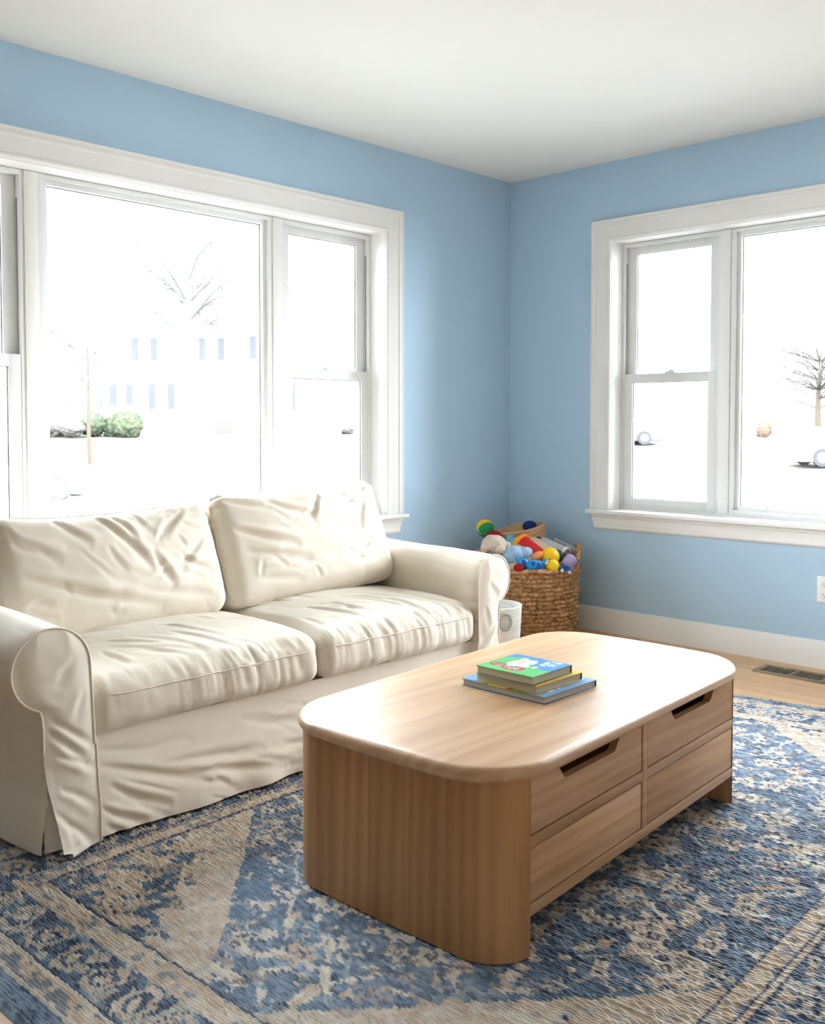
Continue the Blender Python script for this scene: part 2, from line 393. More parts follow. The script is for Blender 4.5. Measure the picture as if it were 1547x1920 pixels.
#NEXT
# ------------------------------------------------------------------ rug
NAVY, MID, LBL, CRM, TAN = [np.array(lin(*c)[:3]) for c in ((56, 78, 110), (98, 128, 158), (150, 174, 194), (232, 224, 208), (210, 190, 166))]
def rug_colour(p, q, LX, LY, knot):
    """colour of the knot at p (along), q (across); the worn oriental pattern"""
    n = p.shape
    big = fbm(p*2.2, q*2.2, 0, 3); med = fbm(p*11, q*9, 0, 5); fine = vnoise(p*60, q*52, 0, 9)
    def mix(a, c, t): return a*(1-t)[..., None]+c*t[..., None]
    def put(col, c, w):
        return mix(col, np.broadcast_to(c, col.shape), np.clip(w, 0, 1))
    d = np.minimum(np.minimum(p, LX-p), np.minimum(q, LY-q))
    alongx = np.minimum(q, LY-q) < np.minimum(p, LX-p)
    s = np.where(alongx, p, q)
    col = mix(np.broadcast_to(NAVY, n+(3,)), np.broadcast_to(MID, n+(3,)), sstep(.35, .65, .5*med+.5*knot))
    col = put(col, LBL, .55*sstep(.52, .72, med))
    # border bands
    creamy = mix(np.broadcast_to(CRM, n+(3,)), np.broadcast_to(TAN, n+(3,)), sstep(.3, .7, .6*fine+.4*knot))
    band = lambda a, c: (d >= a) & (d < c)
    spots = sstep(.60, .70, vnoise(s*42, d*60, 0, 21))
    B = band(.066, .118); col[B] = put(creamy, MID*.75, spots*.75)[B]
    B = band(.112, .120) | band(.064, .070); col[B] = put(creamy, CRM, .6+0*p)[B]
    B = band(.120, .126) | band(.240, .246); col[B] = put(col, NAVY, .9+0*p)[B]
    # ovals in the blue band
    per = .118; k = np.floor(s/per); uu = (s/per-k-.5)*per; vv = d-.183
    tilt = .35*np.where(k % 2 == 0, 1, -1)
    ru = uu*np.cos(tilt)+vv*np.sin(tilt); rv = -uu*np.sin(tilt)+vv*np.cos(tilt)
    e = np.sqrt((ru/.040)**2+(rv/.050)**2)+.5*(fine-.5)
    B = band(.126, .240)
    ring = B & (e > .62) & (e < 1.0); core = B & (e < .30)
    col[ring] = put(creamy, MID, .25*(1-knot))[ring]; col[core] = creamy[core]
    sp = B & (e > 1.12) & (vnoise(p*36, q*36, 0, 33) > .64); col[sp] = put(col, CRM, .7+0*p)[sp]
    B = band(.246, .256); col[B] = creamy[B]
    B = band(.262, .304); col[B] = put(creamy, MID, spots*.7)[B]
    B = band(.256, .262) | band(.304, .314); col[B] = put(col, NAVY, .85+0*p)[B]
    # field
    F = d >= .314
    cx, cy = p-LX/2, q-LY/2
    hx = 1.20-np.maximum(np.abs(cy)-.05, 0)*1.02
    inside = hx-np.abs(cx)             # >0 inside the hexagonal medallion
    warp = .035*(fbm(p*14, q*14, 0, 41)-.5)
    ins = inside+warp*.5
    dens = sstep(.38, .62, fbm(p*3.1, q*3.1, 0, 71))
    fieldc = mix(np.broadcast_to(NAVY, n+(3,)), np.broadcast_to(MID, n+(3,)), sstep(.05, .46, .46*med+.30*knot+.24*big))
    fieldc = put(fieldc, LBL, .75*sstep(.50, .70, .40*big+.25*med+.35*knot))
    m1 = fbm(p*30+.5*np.sin(q*31), q*27+.5*np.sin(p*27), 0, 51, 2); m2 = fbm(p*34, q*31, 0, 55, 2); m3 = fbm(p*36, q*33, 0, 57, 2)
    cl, cl2 = m1, m2
    fieldc = put(fieldc, CRM, .92*(m1 > .690-.06*dens)*(knot > .15))
    fieldc = put(fieldc, TAN, .85*(m2 > .72-.04*dens)*(knot > .25))
    fieldc = put(fieldc, NAVY*.8, .6*(m3 > .62))
    # motifs
    r2 = np.random.default_rng(12)
    def line(col, x0, y0, x1, y1, w, c=CRM, s=.9):
        dx, dy = x1-x0, y1-y0; L2 = dx*dx+dy*dy
        t = np.clip(((p-x0)*dx+(q-y0)*dy)/L2, 0, 1)
        dd = np.hypot(p-x0-t*dx, q-y0-t*dy)+.006*(fine-.5)
        return put(col, c, s*(dd < w)*(knot > .12))
    def rosette(col, x, y, r, c=CRM):
        a = np.arctan2(q-y, p-x); rr = np.hypot(p-x, q-y)/r
        pet = .8+.25*np.cos(5*a)+.3*(fine-.5)
        col = put(col, c, .9*((rr < pet) & (rr > .38))); col = put(col, TAN, .8*(rr < .2)); return put(col, NAVY, .8*((rr >= .2) & (rr <= .38)))
    for _ in range(170):
        x, y = r2.uniform(.4, LX-.4), r2.uniform(.38, LY-.38)
        fieldc = rosette(fieldc, x, y, r2.uniform(.020, .045), CRM if r2.random() < .7 else TAN)
    for _ in range(95):
        x, y = r2.uniform(.4, LX-.4), r2.uniform(.38, LY-.38); a = r2.choice([0, PI/2, PI/4, -PI/4, PI/2])+r2.normal(0, .1); L = r2.uniform(.05, .16)
        x2, y2 = x+L*math.cos(a), y+L*math.sin(a)
        fieldc = line(fieldc, x, y, x2, y2, .0075, CRM if r2.random() < .6 else TAN)
        if r2.random() < .6: fieldc = line(fieldc, x2, y2, x2+.5*L*math.cos(a+1.2), y2+.5*L*math.sin(a+1.2), .0075, CRM)
    # open plain blue along the medallion edge, thin cream lines inside it
    fieldc = put(fieldc, MID*1.08, .80*((ins > 0) & (ins < .15))*(knot*.5+.5)*(m1 < .60)*(m2 < .62))
    for o in (.20, .52, .85): fieldc = put(fieldc, CRM, .75*(np.abs(ins-o) < .006)*(knot > .25)*(np.abs(cy) < .62))
    # V of cream beside the medallion tip
    for sx in (-1, 1):
        X = LX/2+sx*1.03; fieldc = line(fieldc, X, LY/2-.30+.20, X-sx*.12, LY/2-.30+.30, .008); fieldc = line(fieldc, X, LY/2-.10, X-sx*.10, LY/2-.16, .008)
    # spandrels outside the medallion
    spn = put(fieldc, NAVY, .35*(m1 < .5)*(knot > .3))
    spn = np.where(((m1 > .52) & (m2 > .40))[..., None], creamy, spn)
    spn = put(spn, TAN, .8*((m2 > .60) & (knot > .3)))
    stripe = (ins < 0) & (ins > -.165-.06*(med-.5)*4)
    st = put(creamy, MID, .28*sstep(.72, .8, vnoise(p*40, q*40, 0, 63))+.1*knot)
    spn[stripe] = st[stripe]
    fieldc = np.where((ins < 0)[..., None], spn, fieldc)
    col = np.where(F[..., None], fieldc, col)
    # wear
    wear = .10*sstep(.45, .75, big)+.08*(knot-.5)
    col = col*(1-np.clip(wear, 0, 1))[..., None]+np.array(lin(176, 178, 178)[:3])*np.clip(wear, 0, 1)[..., None]
    return col*(.78+.34*knot+.10*rng.random(n))[..., None]

def make_rug():
    # corners measured on the floor: near-left, far-left, ... (slightly out of square)
    A, Bq, Cq, D = np.array([-3.655, -2.985]), np.array([-.520, -2.855]), np.array([-.835, -.905]), np.array([-3.655, -.965])
    LX, LY = 2.98, 2.02
    KP, KQ = .0076, .0185
    nk, mk = int(LX/KP), int(LY/KQ)
    sx, sy = 3, 3
    i, j = np.meshgrid(np.arange(nk), np.arange(mk), indexing='ij')
    off = (_hash(i, 0*i, 0*i, 5)*1.0)
    nv, mv = nk*sx+1, mk*sy+1
    P = np.arange(nv)/sx; Q = np.arange(mv)/sy
    PP, QQ = np.meshgrid(P, Q, indexing='ij')
    ki = np.clip(np.floor(PP), 0, nk-1).astype(int)
    qo = QQ-off[ki, 0]+.5
    kj = np.clip(np.floor(qo), 0, mk-1).astype(int)
    fu, fv = PP-ki, qo-np.floor(qo)
    hk = _hash(ki, kj, 0*ki, 77)
    prof = np.sin(np.clip(fu, .0, 1)*PI)**.7*(.45+.55*np.sin(np.clip(fv, 0, 1)*PI)**.6)
    h = .0075*prof*(.55+.9*hk)+.0022*(fbm(PP*KP*16, QQ*KQ*16, 0, 90)-.5)
    i1, Q1 = np.meshgrid(np.arange(nk), Q, indexing='ij')
    kn = _hash(i1, np.floor(Q1-off[:, :1]+.5), 0*i1, 31)
    kc = rug_colour((i1+.5)*KP, Q1*KQ, LX, LY, kn)
    col = kc[ki, np.arange(mv)[None, :]+0*ki]
    u = (PP*KP/LX).clip(0, 1); v = (QQ*KQ/LY).clip(0, 1)
    edge = sstep(0, .012, np.minimum(np.minimum(u*LX, LX-u*LX), np.minimum(v*LY, LY-v*LY)))
    z = .0015+.0048*edge+h*edge
    wob = .004*(fbm(QQ*KQ*4, 0*PP, 0, 14)-.5)
    XY = (A*(1-u)[..., None]+Bq*u[..., None])*(1-v)[..., None]+(D*(1-u)[..., None]+Cq*u[..., None])*v[..., None]
    XY[..., 0] += wob
    V = np.concatenate([XY, z[..., None]], -1).reshape(-1, 3)
    o0 = np.array([-2.15, -1.95, 0.0]); V = V-o0
    idx = np.arange(nv*mv).reshape(nv, mv)
    Fq = np.stack([idx[:-1, :-1], idx[1:, :-1], idx[1:, 1:], idx[:-1, 1:]], -1).reshape(-1, 4)
    me = bpy.data.meshes.new('area_rug')
    me.vertices.add(len(V)); me.vertices.foreach_set('co', V.astype(np.float32).ravel())
    me.loops.add(Fq.size); me.loops.foreach_set('vertex_index', Fq.astype(np.int32).ravel())
    me.polygons.add(len(Fq)); me.polygons.foreach_set('loop_start', np.arange(0, Fq.size, 4, dtype=np.int32))
    me.polygons.foreach_set('use_smooth', np.ones(len(Fq), bool))
    me.update(); me.validate()
    ca = me.color_attributes.new('yarn', 'FLOAT_COLOR', 'POINT')
    c4 = np.ones((len(V), 4), np.float32); c4[:, :3] = np.clip(col.reshape(-1, 3), 0, 1)
    ca.data.foreach_set('color', c4.ravel())
    m = mat('rug_yarn', lin(90, 115, 150), .62, .4, sheen=.25); N, L, bs = nt(m)
    at = node(m, 'ShaderNodeAttribute'); at.attribute_name = 'yarn'
    L.new(at.outputs['Color'], bs.inputs['Base Color'])
    add_bump(m, coords(m), 900, .35, .001, 2)
    me.materials.append(m)
    o = bpy.data.objects.new('area_rug', me); COL.objects.link(o); o.location = o0
    props(o, 'large worn blue and cream oriental rug on the oak floor', 'rug')
make_rug()
RZ = .0166      # top of the pile

# ------------------------------------------------------------------ coffee table
TC = np.array([-2.345, -1.936]); TU = np.array([math.cos(math.radians(4.0)), math.sin(math.radians(4.0))]); TV = np.array([-math.sin(math.radians(1.5)), math.cos(math.radians(1.5))])
def tw(a, bb, z): P = TC+TU*a+TV*bb; return Vector((P[0], P[1], z))
table = empty('coffee_table', (TC[0], TC[1], RZ), 'low oak coffee table with rounded ends and four drawers on the blue rug', 'table')
def outline(ha, hb, r, bow, n=14, m=10):
    pts = []
    for (sa, sb, t0) in ((1, -1, -PI/2), (1, 1, 0), (-1, 1, PI/2), (-1, -1, PI)):
        for k in range(n+1):
            t = t0+PI/2*k/n; pts.append((sa*(ha-r)+r*math.cos(t), sb*(hb-r)+r*math.sin(t)))
        if t0 == -PI/2 or t0 == PI/2:
            for k in range(1, m):
                pts.append((sa*ha, (-sa if False else (1 if t0 == PI/2 else -1))*(hb-r)*(1-2*k/m)))
    out = []
    for a, c in pts:
        w = max(0, 1-(c/hb)**2)
        out.append((a+math.copysign(bow*w, a)*min(1, abs(a)/(ha-r)), c))
    return out
def offset_poly(P, d):
    P = np.array(P); T = np.roll(P, -1, 0)-np.roll(P, 1, 0); T /= np.linalg.norm(T, axis=1)[:, None]
    return P+np.stack([T[:, 1], -T[:, 0]], 1)*d
b = MB(); o = outline(.622, .347, .155, .02); ring = []
tt, hz = .034, .381
for k in range(11):
    t = -PI/2+PI*k/10; ring.append([list(tw(p[0], p[1], hz+tt/2+tt/2*math.sin(t))) for p in offset_poly(o, -.017*(1-math.cos(t)))])
ring.append([list(tw(p[0], p[1], hz+tt)) for p in offset_poly(o, -.04)])
vs = b.grid(np.array(ring), cv=True); n = len(o); b.cap(vs[:n], True); b.cap(vs[-n:])
b.build('tabletop', M_WTOP, table, smooth=50)
Z0 = RZ; ZT = hz+.002
def endpanel(sgn):
    ha, hb, r, bow, ai = (.603 if sgn < 0 else .592), .325, (.105 if sgn < 0 else .11), .004, (.508 if sgn < 0 else .532)
    pts = [(ai, -hb)]
    pts = []
    for t in np.linspace(-PI/2, 0, 16): pts.append((ha-.0-r+r*math.cos(t), -(hb-r)+r*math.sin(t)))
    for c in np.linspace(-(hb-r), hb-r, 12)[1:-1]: pts.append((ha, c))
    for t in np.linspace(0, PI/2, 16): pts.append((ha-r+r*math.cos(t), hb-r+r*math.sin(t)))
    pts = [(a+bow*max(0, 1-(c/hb)**2), c) for a, c in pts]
    pts = [(ai, -hb)]+[p for p in pts if p[0] > ai+.004]+[(ai, hb)]
    b = MB(); b.prism([(sgn*a, c) for a, c in pts], lambda a, c, z: tw(a, c, z), Z0, ZT, 0)
    b.build('end_panel', M_WEND, table, smooth=35)
# ease where the rounding starts outside the drawer stile
endpanel(-1); endpanel(1)
def tbox(b, a0, a1, b0, b1, z0, z1, bev=.001):
    b.prism([(a0, b0), (a1, b0), (a1, b1), (a0, b1)], lambda a, c, z: tw(a, c, z), z0, z1, bev)
FB = -.3245
SX = -.008
b = MB()
tbox(b, -.5085, .5325, FB, FB+.30, .098, .122); tbox(b, -.5085, .5325, FB, FB+.03, .238, .262); tbox(b, SX-.012, SX+.012, FB-.0003, FB+.03, .122, ZT)
b.build('face_frame', M_WFRT, table, smooth=30)
b = MB(); tbox(b, -.508, .532, FB+.12, .30, .105, ZT-.0005, 0); b.build('carcass', M_WFRT, table, smooth=0)
b = MB(); tbox(b, -.508, .532, .298, .323, .098, ZT, .001); b.build('back_panel', M_WFRT, table, smooth=30)
g = .0036
for (a0, a1) in ((-.508, SX-.012), (SX+.012, .532)):
    c = (a0+a1)/2
    l, r_ = a0+g, a1-g
    # lower drawer: plain front
    b = MB(); b.prism([(l, .122+g), (r_, .122+g), (r_, .238-g*.7), (l, .238-g*.7)], lambda a, z, d: tw(a, d, z), FB+.0012, FB+.021, .0012)
    b.build('drawer', M_WFRT, table, smooth=30)
    zt_ = ZT-.002; w = .148; dp = .036
    P = [(l, .262+g), (r_, .262+g), (r_, zt_), (c+w, zt_)]
    arc = []
    for k in range(9):
        t = k/8; arc.append((c+w-.004-.040*t, zt_-dp*(t*t*(3-2*t))))
    P += arc
    P += [(2*c-x, z) for x, z in arc[::-1]]+[(c-w, zt_), (l, zt_)]
    b = MB(); b.prism(P, lambda a, z, d: tw(a, d, z), FB+.0012, FB+.021, .0)
    b.build('drawer', M_WFRT, table, smooth=30)

# ------------------------------------------------------------------ board books
M_PAGE = mat('page_block', lin(196, 188, 172), .8, .15)
def page_lines(m):
    N, L, bs = nt(m); v = coords(m, (1, 1, 900)); w = node(m, 'ShaderNodeTexNoise', Scale=1.0, Detail=2.0); L.new(v, w.inputs['Vector'])
    r = node(m, 'ShaderNodeValToRGB'); r.color_ramp.elements[0].color = lin(150, 143, 128); r.color_ramp.elements[1].color = lin(206, 199, 184)
    r.color_ramp.elements[0].position = .35; r.color_ramp.elements[1].position = .6
    L.new(w.outputs[0], r.inputs[0]); L.new(r.outputs[0], bs.inputs['Base Color'])
page_lines(M_PAGE)
M_PRINT = mat('printed_cover', (1, 1, 1, 1), .28, .5)
_N, _L, _B = nt(M_PRINT); _a = node(M_PRINT, 'ShaderNodeAttribute'); _a.attribute_name = 'print'; _L.new(_a.outputs['Color'], _B.inputs['Base Color'])
M_SPINE = mat('book_spine', lin(62, 50, 48), .5, .3)
def c3(r, g, b_): return np.array(lin(r, g, b_)[:3])
def paint_top(u, v):      # u along x (0 left .. 1 spine), v along y (0 near .. 1 far)
    n = fbm(u*5, v*5, 0, 3); c = np.broadcast_to(c3(104, 190, 110), u.shape+(3,)).copy()
    c += (.10*(n-.5))[..., None]
    blue = (v+.25*(u-.5)+.10*np.sin(u*14)+.08*(n-.5)) < .46
    blue &= u > .42
    sky = (u > .80+.06*np.sin(v*11)); blue |= sky
    c[blue] = c3(86, 146, 200)
    for (x, y, rx, ry, cc) in ((.55, .62, .24, .15, (236, 228, 216)), (.66, .52, .17, .10, (240, 234, 226)), (.42, .44, .10, .07, (232, 222, 196)), (.80, .70, .07, .06, (222, 206, 150)), (.47, .30, .06, .05, (226, 214, 160))):
        e = ((u-x)/rx)**2+((v-y)/ry)**2+.5*(fbm(u*22, v*22, 0, 8)-.5) < 1; c[e] = c3(*cc)
    for (x, y, rx, ry) in ((.28, .82, .10, .12), (.20, .52, .09, .17), (.27, .44, .10, .10)):
        e = ((u-x)/rx)**2+((v-y)/ry)**2+.3*(fbm(u*20, v*20, 0, 9)-.5)
        c[e < 1] = c3(116, 32, 40); c[e < .80] = c3(206, 74, 82); c[(e < .7) & (vnoise(u*34, v*34, 0, 4) > .62)] = c3(240, 180, 184)
    e = np.abs(v-(.60+.10*(u-.5))) < .010; c[e & (u > .50) & (u < .72)] = c3(120, 90, 92)
    # two rows of hand-drawn white lettering strokes
    for (v0, u0, u1, hh) in ((.30, .62, .96, .050), (.17, .66, .97, .055)):
        k = (np.abs(v-v0-.06*(u-.8)) < hh) & (u > u0) & (u < u1) & (vnoise(u*46, v*26, 0, 6) > .46); c[k] = c3(226, 234, 242)
    return c
def paint_mid(u, v):
    c = np.broadcast_to(c3(238, 190, 62), u.shape+(3,)).copy(); c += (.05*(fbm(u*6, v*6, 0, 3)-.5))[..., None]
    e = (u > .72) & (np.abs(v-.35) < .22) & (vnoise(u*30, v*20, 0, 6) > .55); c[e] = c3(226, 150, 60); return c
def paint_bot(u, v):
    c = np.broadcast_to(c3(112, 160, 204), u.shape+(3,)).copy(); c += (.05*(fbm(u*6, v*6, 0, 3)-.5))[..., None]
    e = (u < .35+.08*np.sin(v*9)) & (v < .75) & (v > .22); c[e] = c3(96, 160, 92)
    e = (u < .22) & (np.abs(v-.55) < .12); c[e] = c3(186, 206, 110)
    e = (u < .2) & (np.abs(v-.42) < .03) & (vnoise(u*40, v*40, 0, 2) > .5); c[e] = c3(150, 60, 50)
    for (v0, u0, u1, hh) in ((.16, .50, .95, .045), (.09, .2, .42, .02)):
        k = (np.abs(v-v0) < hh) & (u > u0) & (u < u1) & (vnoise(u*30, v*24, 0, 6) > .5); c[k] = c3(222, 230, 240)
    return c
def book(name, x0, x1, y0, y1, z0, z1, paint, under, label, rot):
    t = empty(name, ((x0+x1)/2, (y0+y1)/2, z0), label, 'book', 'children\'s books stacked on the coffee table')
    R = Matrix.Rotation(rot, 4, 'Z'); c = Vector(((x0+x1)/2, (y0+y1)/2, 0)); T = Matrix.Translation(c) @ R @ Matrix.Translation(-c)
    ct = .0022
    b = MB(); b.box(x0+.003, x1-.003, y0+.003, y1-.003, z0+ct, z1-ct, 0, M=T); b.build('page_block', M_PAGE, t, smooth=0)
    b = MB(); b.box(x0, x1, y0, y1, z0, z0+ct, .0006, M=T); b.build('back_cover', under, t)
    b = MB(); b.box(x1-.0035, x1+.0005, y0+.0005, y1-.0005, z0+.0005, z1-.0005, .0012, M=T); b.build('spine', M_SPINE, t)
    nx, ny = 150, 170
    u, v = np.meshgrid(np.linspace(0, 1, nx), np.linspace(0, 1, ny), indexing='ij')
    colr = np.clip(paint(u, v), 0, 1)
    b = MB(); A = np.stack([x0+u*(x1-x0), y0+v*(y1-y0), np.full_like(u, z1)], -1)
    Tn = np.array(T.to_3x3()); A = A@Tn.T+np.array(T.translation)
    lay = b.bm.verts.layers.float_color.new('print'); vs = b.grid(A)
    for vv, cc in zip(vs, colr.reshape(-1, 3)): vv[lay] = (*cc, 1)
    edge = np.concatenate([np.arange(nx)*ny, (nx-1)*ny+np.arange(1, ny), ((nx-1)*ny+ny-1)-np.arange(1, nx)*ny, np.arange(ny-2, 0, -1)])
    lo = []
    for i_ in edge:
        w = b.bm.verts.new(vs[i_].co-Vector((0, 0, ct))); w[lay] = (*(np.array(vs[i_][lay][:3])*.8), 1); lo.append(w)
    for k in range(len(edge)):
        k2 = (k+1) % len(edge); b.bm.faces.new((vs[edge[k]], vs[edge[k2]], lo[k2], lo[k]))
    b.bm.faces.new(lo)
    b.build('front_cover', M_PRINT, t, smooth=30, weld=0)
TZ = hz+tt
M_BLUEC = mat('blue_card', lin(96, 126, 156), .4, .4); M_YELC = mat('yellow_card', lin(226, 178, 60), .4, .4); M_GRNC = mat('green_card', lin(90, 130, 100), .4, .4)
book('picture_book', -2.497, -2.270, -2.075, -1.812, TZ+.0003, TZ+.0185, paint_bot, M_BLUEC, 'large blue children\'s picture book at the bottom of the stack on the coffee table', math.radians(.5))
book('picture_book', -2.489, -2.296, -2.048, -1.852, TZ+.0187, TZ+.0385, paint_mid, M_YELC, 'yellow children\'s picture book in the middle of the stack on the coffee table', math.radians(-.5))
book('picture_book', -2.495, -2.325, -2.037, -1.858, TZ+.0387, TZ+.0605, paint_top, M_GRNC, 'small green and blue picture book with red figure on top of the stack', math.radians(1.0))
#NEXT
# ------------------------------------------------------------------ sofa
sofa = empty('sofa', (-2.43, -.68, 0), 'cream slipcovered two-seat sofa with rolled arms under the left window', 'sofa')
def rbox(h, r, step=.0065):
    """rounded box surface as vertex / normal / face arrays (dense)"""
    V, F = [], []
    h = np.array(h); base = 0
    for ax in range(3):
        for sg in (-1, 1):
            a, c = [(1, 2), (2, 0), (0, 1)][ax]
            na, nc = max(6, int(2*h[a]/step)), max(6, int(2*h[c]/step))
            A, C = np.meshgrid(np.linspace(-h[a], h[a], na), np.linspace(-h[c], h[c], nc), indexing='ij')
            P = np.zeros(A.shape+(3,)); P[..., a] = A; P[..., c] = C; P[..., ax] = sg*h[ax]
            V.append(P.reshape(-1, 3)); I = np.arange(na*nc).reshape(na, nc)+base; base += na*nc
            F.append(np.stack([I[:-1, :-1], I[1:, :-1], I[1:, 1:], I[:-1, 1:]], -1).reshape(-1, 4))
    P = np.concatenate(V); q = np.clip(P, -(h-r), h-r); d = P-q
    n = d/(np.linalg.norm(d, axis=1)[:, None]+1e-12)
    return q+r*n, n, np.concatenate(F)
def creases(A, Bc, items, seed=0):
    out = np.zeros_like(A)
    for k, (a0, b0, a1, b1, w, d) in enumerate(items):
        dx, dy = a1-a0, b1-b0; L = math.hypot(dx, dy)
        t = ((A-a0)*dx+(Bc-b0)*dy)/L**2; s_ = ((A-a0)*-dy+(Bc-b0)*dx)/L
        s_ = s_+.014*(vnoise(t*2.2+k*7, s_*6, 0, seed+k)-.5)
        tp = np.clip(4*np.clip(t, 0, 1)*(1-np.clip(t, 0, 1)), 0, 1)**.55
        ww = w*(.7+.6*np.clip(t, 0, 1))
        out += .68*d*tp*(-np.exp(-(s_/ww)**2)+.6*np.exp(-((s_-1.6*ww)/(1.1*ww))**2))
    return out
def rand_creases(n, ax, bx, ang, dang, l0, l1, w, d, seed):
    rg = np.random.default_rng(seed); o = []
    for _ in range(n):
        a, b_ = rg.uniform(*ax), rg.uniform(*bx); t = ang+rg.normal(0, dang); L = rg.uniform(l0, l1)
        o.append((a, b_, a+L*math.cos(t), b_+L*math.sin(t), w*rg.uniform(.6, 1.4), d*rg.uniform(.4, 1.3)))
    return o
LEFT_C = [(-.06, .17, .09, -.03, .014, .017), (.0, .17, .05, .06, .011, .012), (.12, .06, .20, .13, .010, .010), (.10, .03, .16, -.10, .015, .013), (-.32, .0, -.05, -.11, .016, .012), (-.2, -.06, .12, -.15, .015, .011), (.27, .17, .15, .08, .011, .012), (.31, .05, .18, -.04, .013, .011), (-.2, .17, -.10, .07, .013, .011), (.04, -.09, .30, -.13, .014, .010), (.2, .0, .33, -.06, .012, .010), (-.34, .10, -.2, .04, .014, .010)]
RIGHT_C = [(-.36, .16, -.18, .12, .011, .012), (-.35, .06, -.10, -.03, .014, .018), (-.32, -.03, -.05, -.08, .014, .012), (-.2, .15, .03, .06, .014, .013), (.06, .17, -.02, .05, .012, .012), (.09, .09, .25, .14, .012, .010), (.0, .0, .2, .08, .015, .012), (-.1, -.1, .2, -.05, .014, .010), (.29, .13, .2, -.01, .014, .012), (-.3, -.12, -.1, -.15, .012, .009), (.34, -.01, .18, -.09, .013, .012), (.12, -.12, .33, -.11, .012, .009)]
def cloth_piece(name, mat_, parent, P, F):
    b = MB(); b.add(P.tolist(), F.tolist()); return b.build(name, mat_, parent, smooth=180, weld=.0015)
def seam_tube(name, parent, pts, r=.0028, closed=False):
    b = MB(); b.tube(pts, r, 6, closed); return b.build(name, M_PIPE, parent, smooth=180)

def seat_cushion(x0, x1, seed, fold):
    hx, hy, hz_ = (x1-x0)/2, .36, .082
    P, N, F = rbox((hx, hy, hz_), .046)
    u, v, w = P[:, 0]/hx, P[:, 1]/hy, P[:, 2]/hz_
    top = sstep(-.2, 1, w)
    D = np.zeros_like(P)
    D[:, 2] += top*(.030*(1-u**2)*(1-np.clip(v, -1, 1)**2)-.012*sstep(-.5, -1, v)*(1+0*u))
    front = sstep(-.80, -.97, v)
    D[:, 1] -= front*(.016*(1-w**2)*(1-.5*u**2))
    x, y, z = P[:, 0], P[:, 1], P[:, 2]
    # gathered pleats on the front band
    pl = ridge(x*26+3*z, z*4.5+.8*x, 0, seed, 2.0)*.6+ridge(x*48+9*z, z*9, 0, seed+1, 2.0)*.4
    msk = sstep(-.98, -.3, u+.0)*1.0 if fold > .9 else sstep(-.6, .5, u)
    amp = .0125*front*(.35+.65*msk)*(.4+.6*sstep(-.9, .5, w))
    broad = .006*(fbm(x*7, z*9, y*4, seed+2)-.5)
    Dn = -amp*pl+broad*(1+front)
    # long soft folds across the top
    q = x*.75+y*.66; p_ = -x*.66+y*.75
    tf = ridge(p_*7+.7*vnoise(q*5, p_*4, 0, seed), q*1.6, 0, seed+5, 4.0)
    near = sstep(.45, -.8, v)*(.35+.65*(sstep(-.9, -.1, u)*sstep(1.05, .3, u)))
    top_c = rand_creases(7, (-.25, .1), (-.16, -.02), -1.0, .2, .16, .30, .011, .010*fold, seed)+rand_creases(16, (-.33, .3), (-.3, .2), -.9, .5, .06, .2, .010, .005, seed+1)
    Dn += top*creases(x, y, top_c, seed)
    Dn += .004*(fbm(x*14, y*14, z*8, seed+9)-.5)
    P2 = P+D+N*Dn[:, None]+np.array([(x0+x1)/2, -.785, .362])
    o = cloth_piece('seat_cushion', M_FAB, sofa, P2, F)
    # seam along the upper front and side edges
    t = np.linspace(-1, 1, 90); zs = .030
    pts = [((x0+x1)/2+s*(hx-.004*0-.03*(1-min(1, (1-abs(s))/.05))**2), 0, 0) for s in t]
    line = []
    M = {}
    c = np.array([(x0+x1)/2, -.785, .362]); Q = P2-c
    sel = np.abs(P[:, 2]-zs) < .005
    fr = sel & (P[:, 1] < -hy+.047)
    S = Q[fr]; S = S[np.argsort(S[:, 0])]
    xs = np.linspace(S[0, 0], S[-1, 0], 80)
    pts = [c+np.array([xx, np.interp(xx, S[:, 0], S[:, 1])-.0008, np.interp(xx, S[:, 0], S[:, 2])]) for xx in xs]
    pts = np.array(pts); 
    for k in (1, 2): pts[:, k] = np.convolve(np.pad(pts[:, k], 3, 'edge'), np.ones(7)/7, 'valid')
    seam_tube('piping', o, pts, .0024)
    return o
seat_cushion(-3.178, -2.398, 11, .55)
seat_cushion(-2.392, -1.642, 23, 1.0)

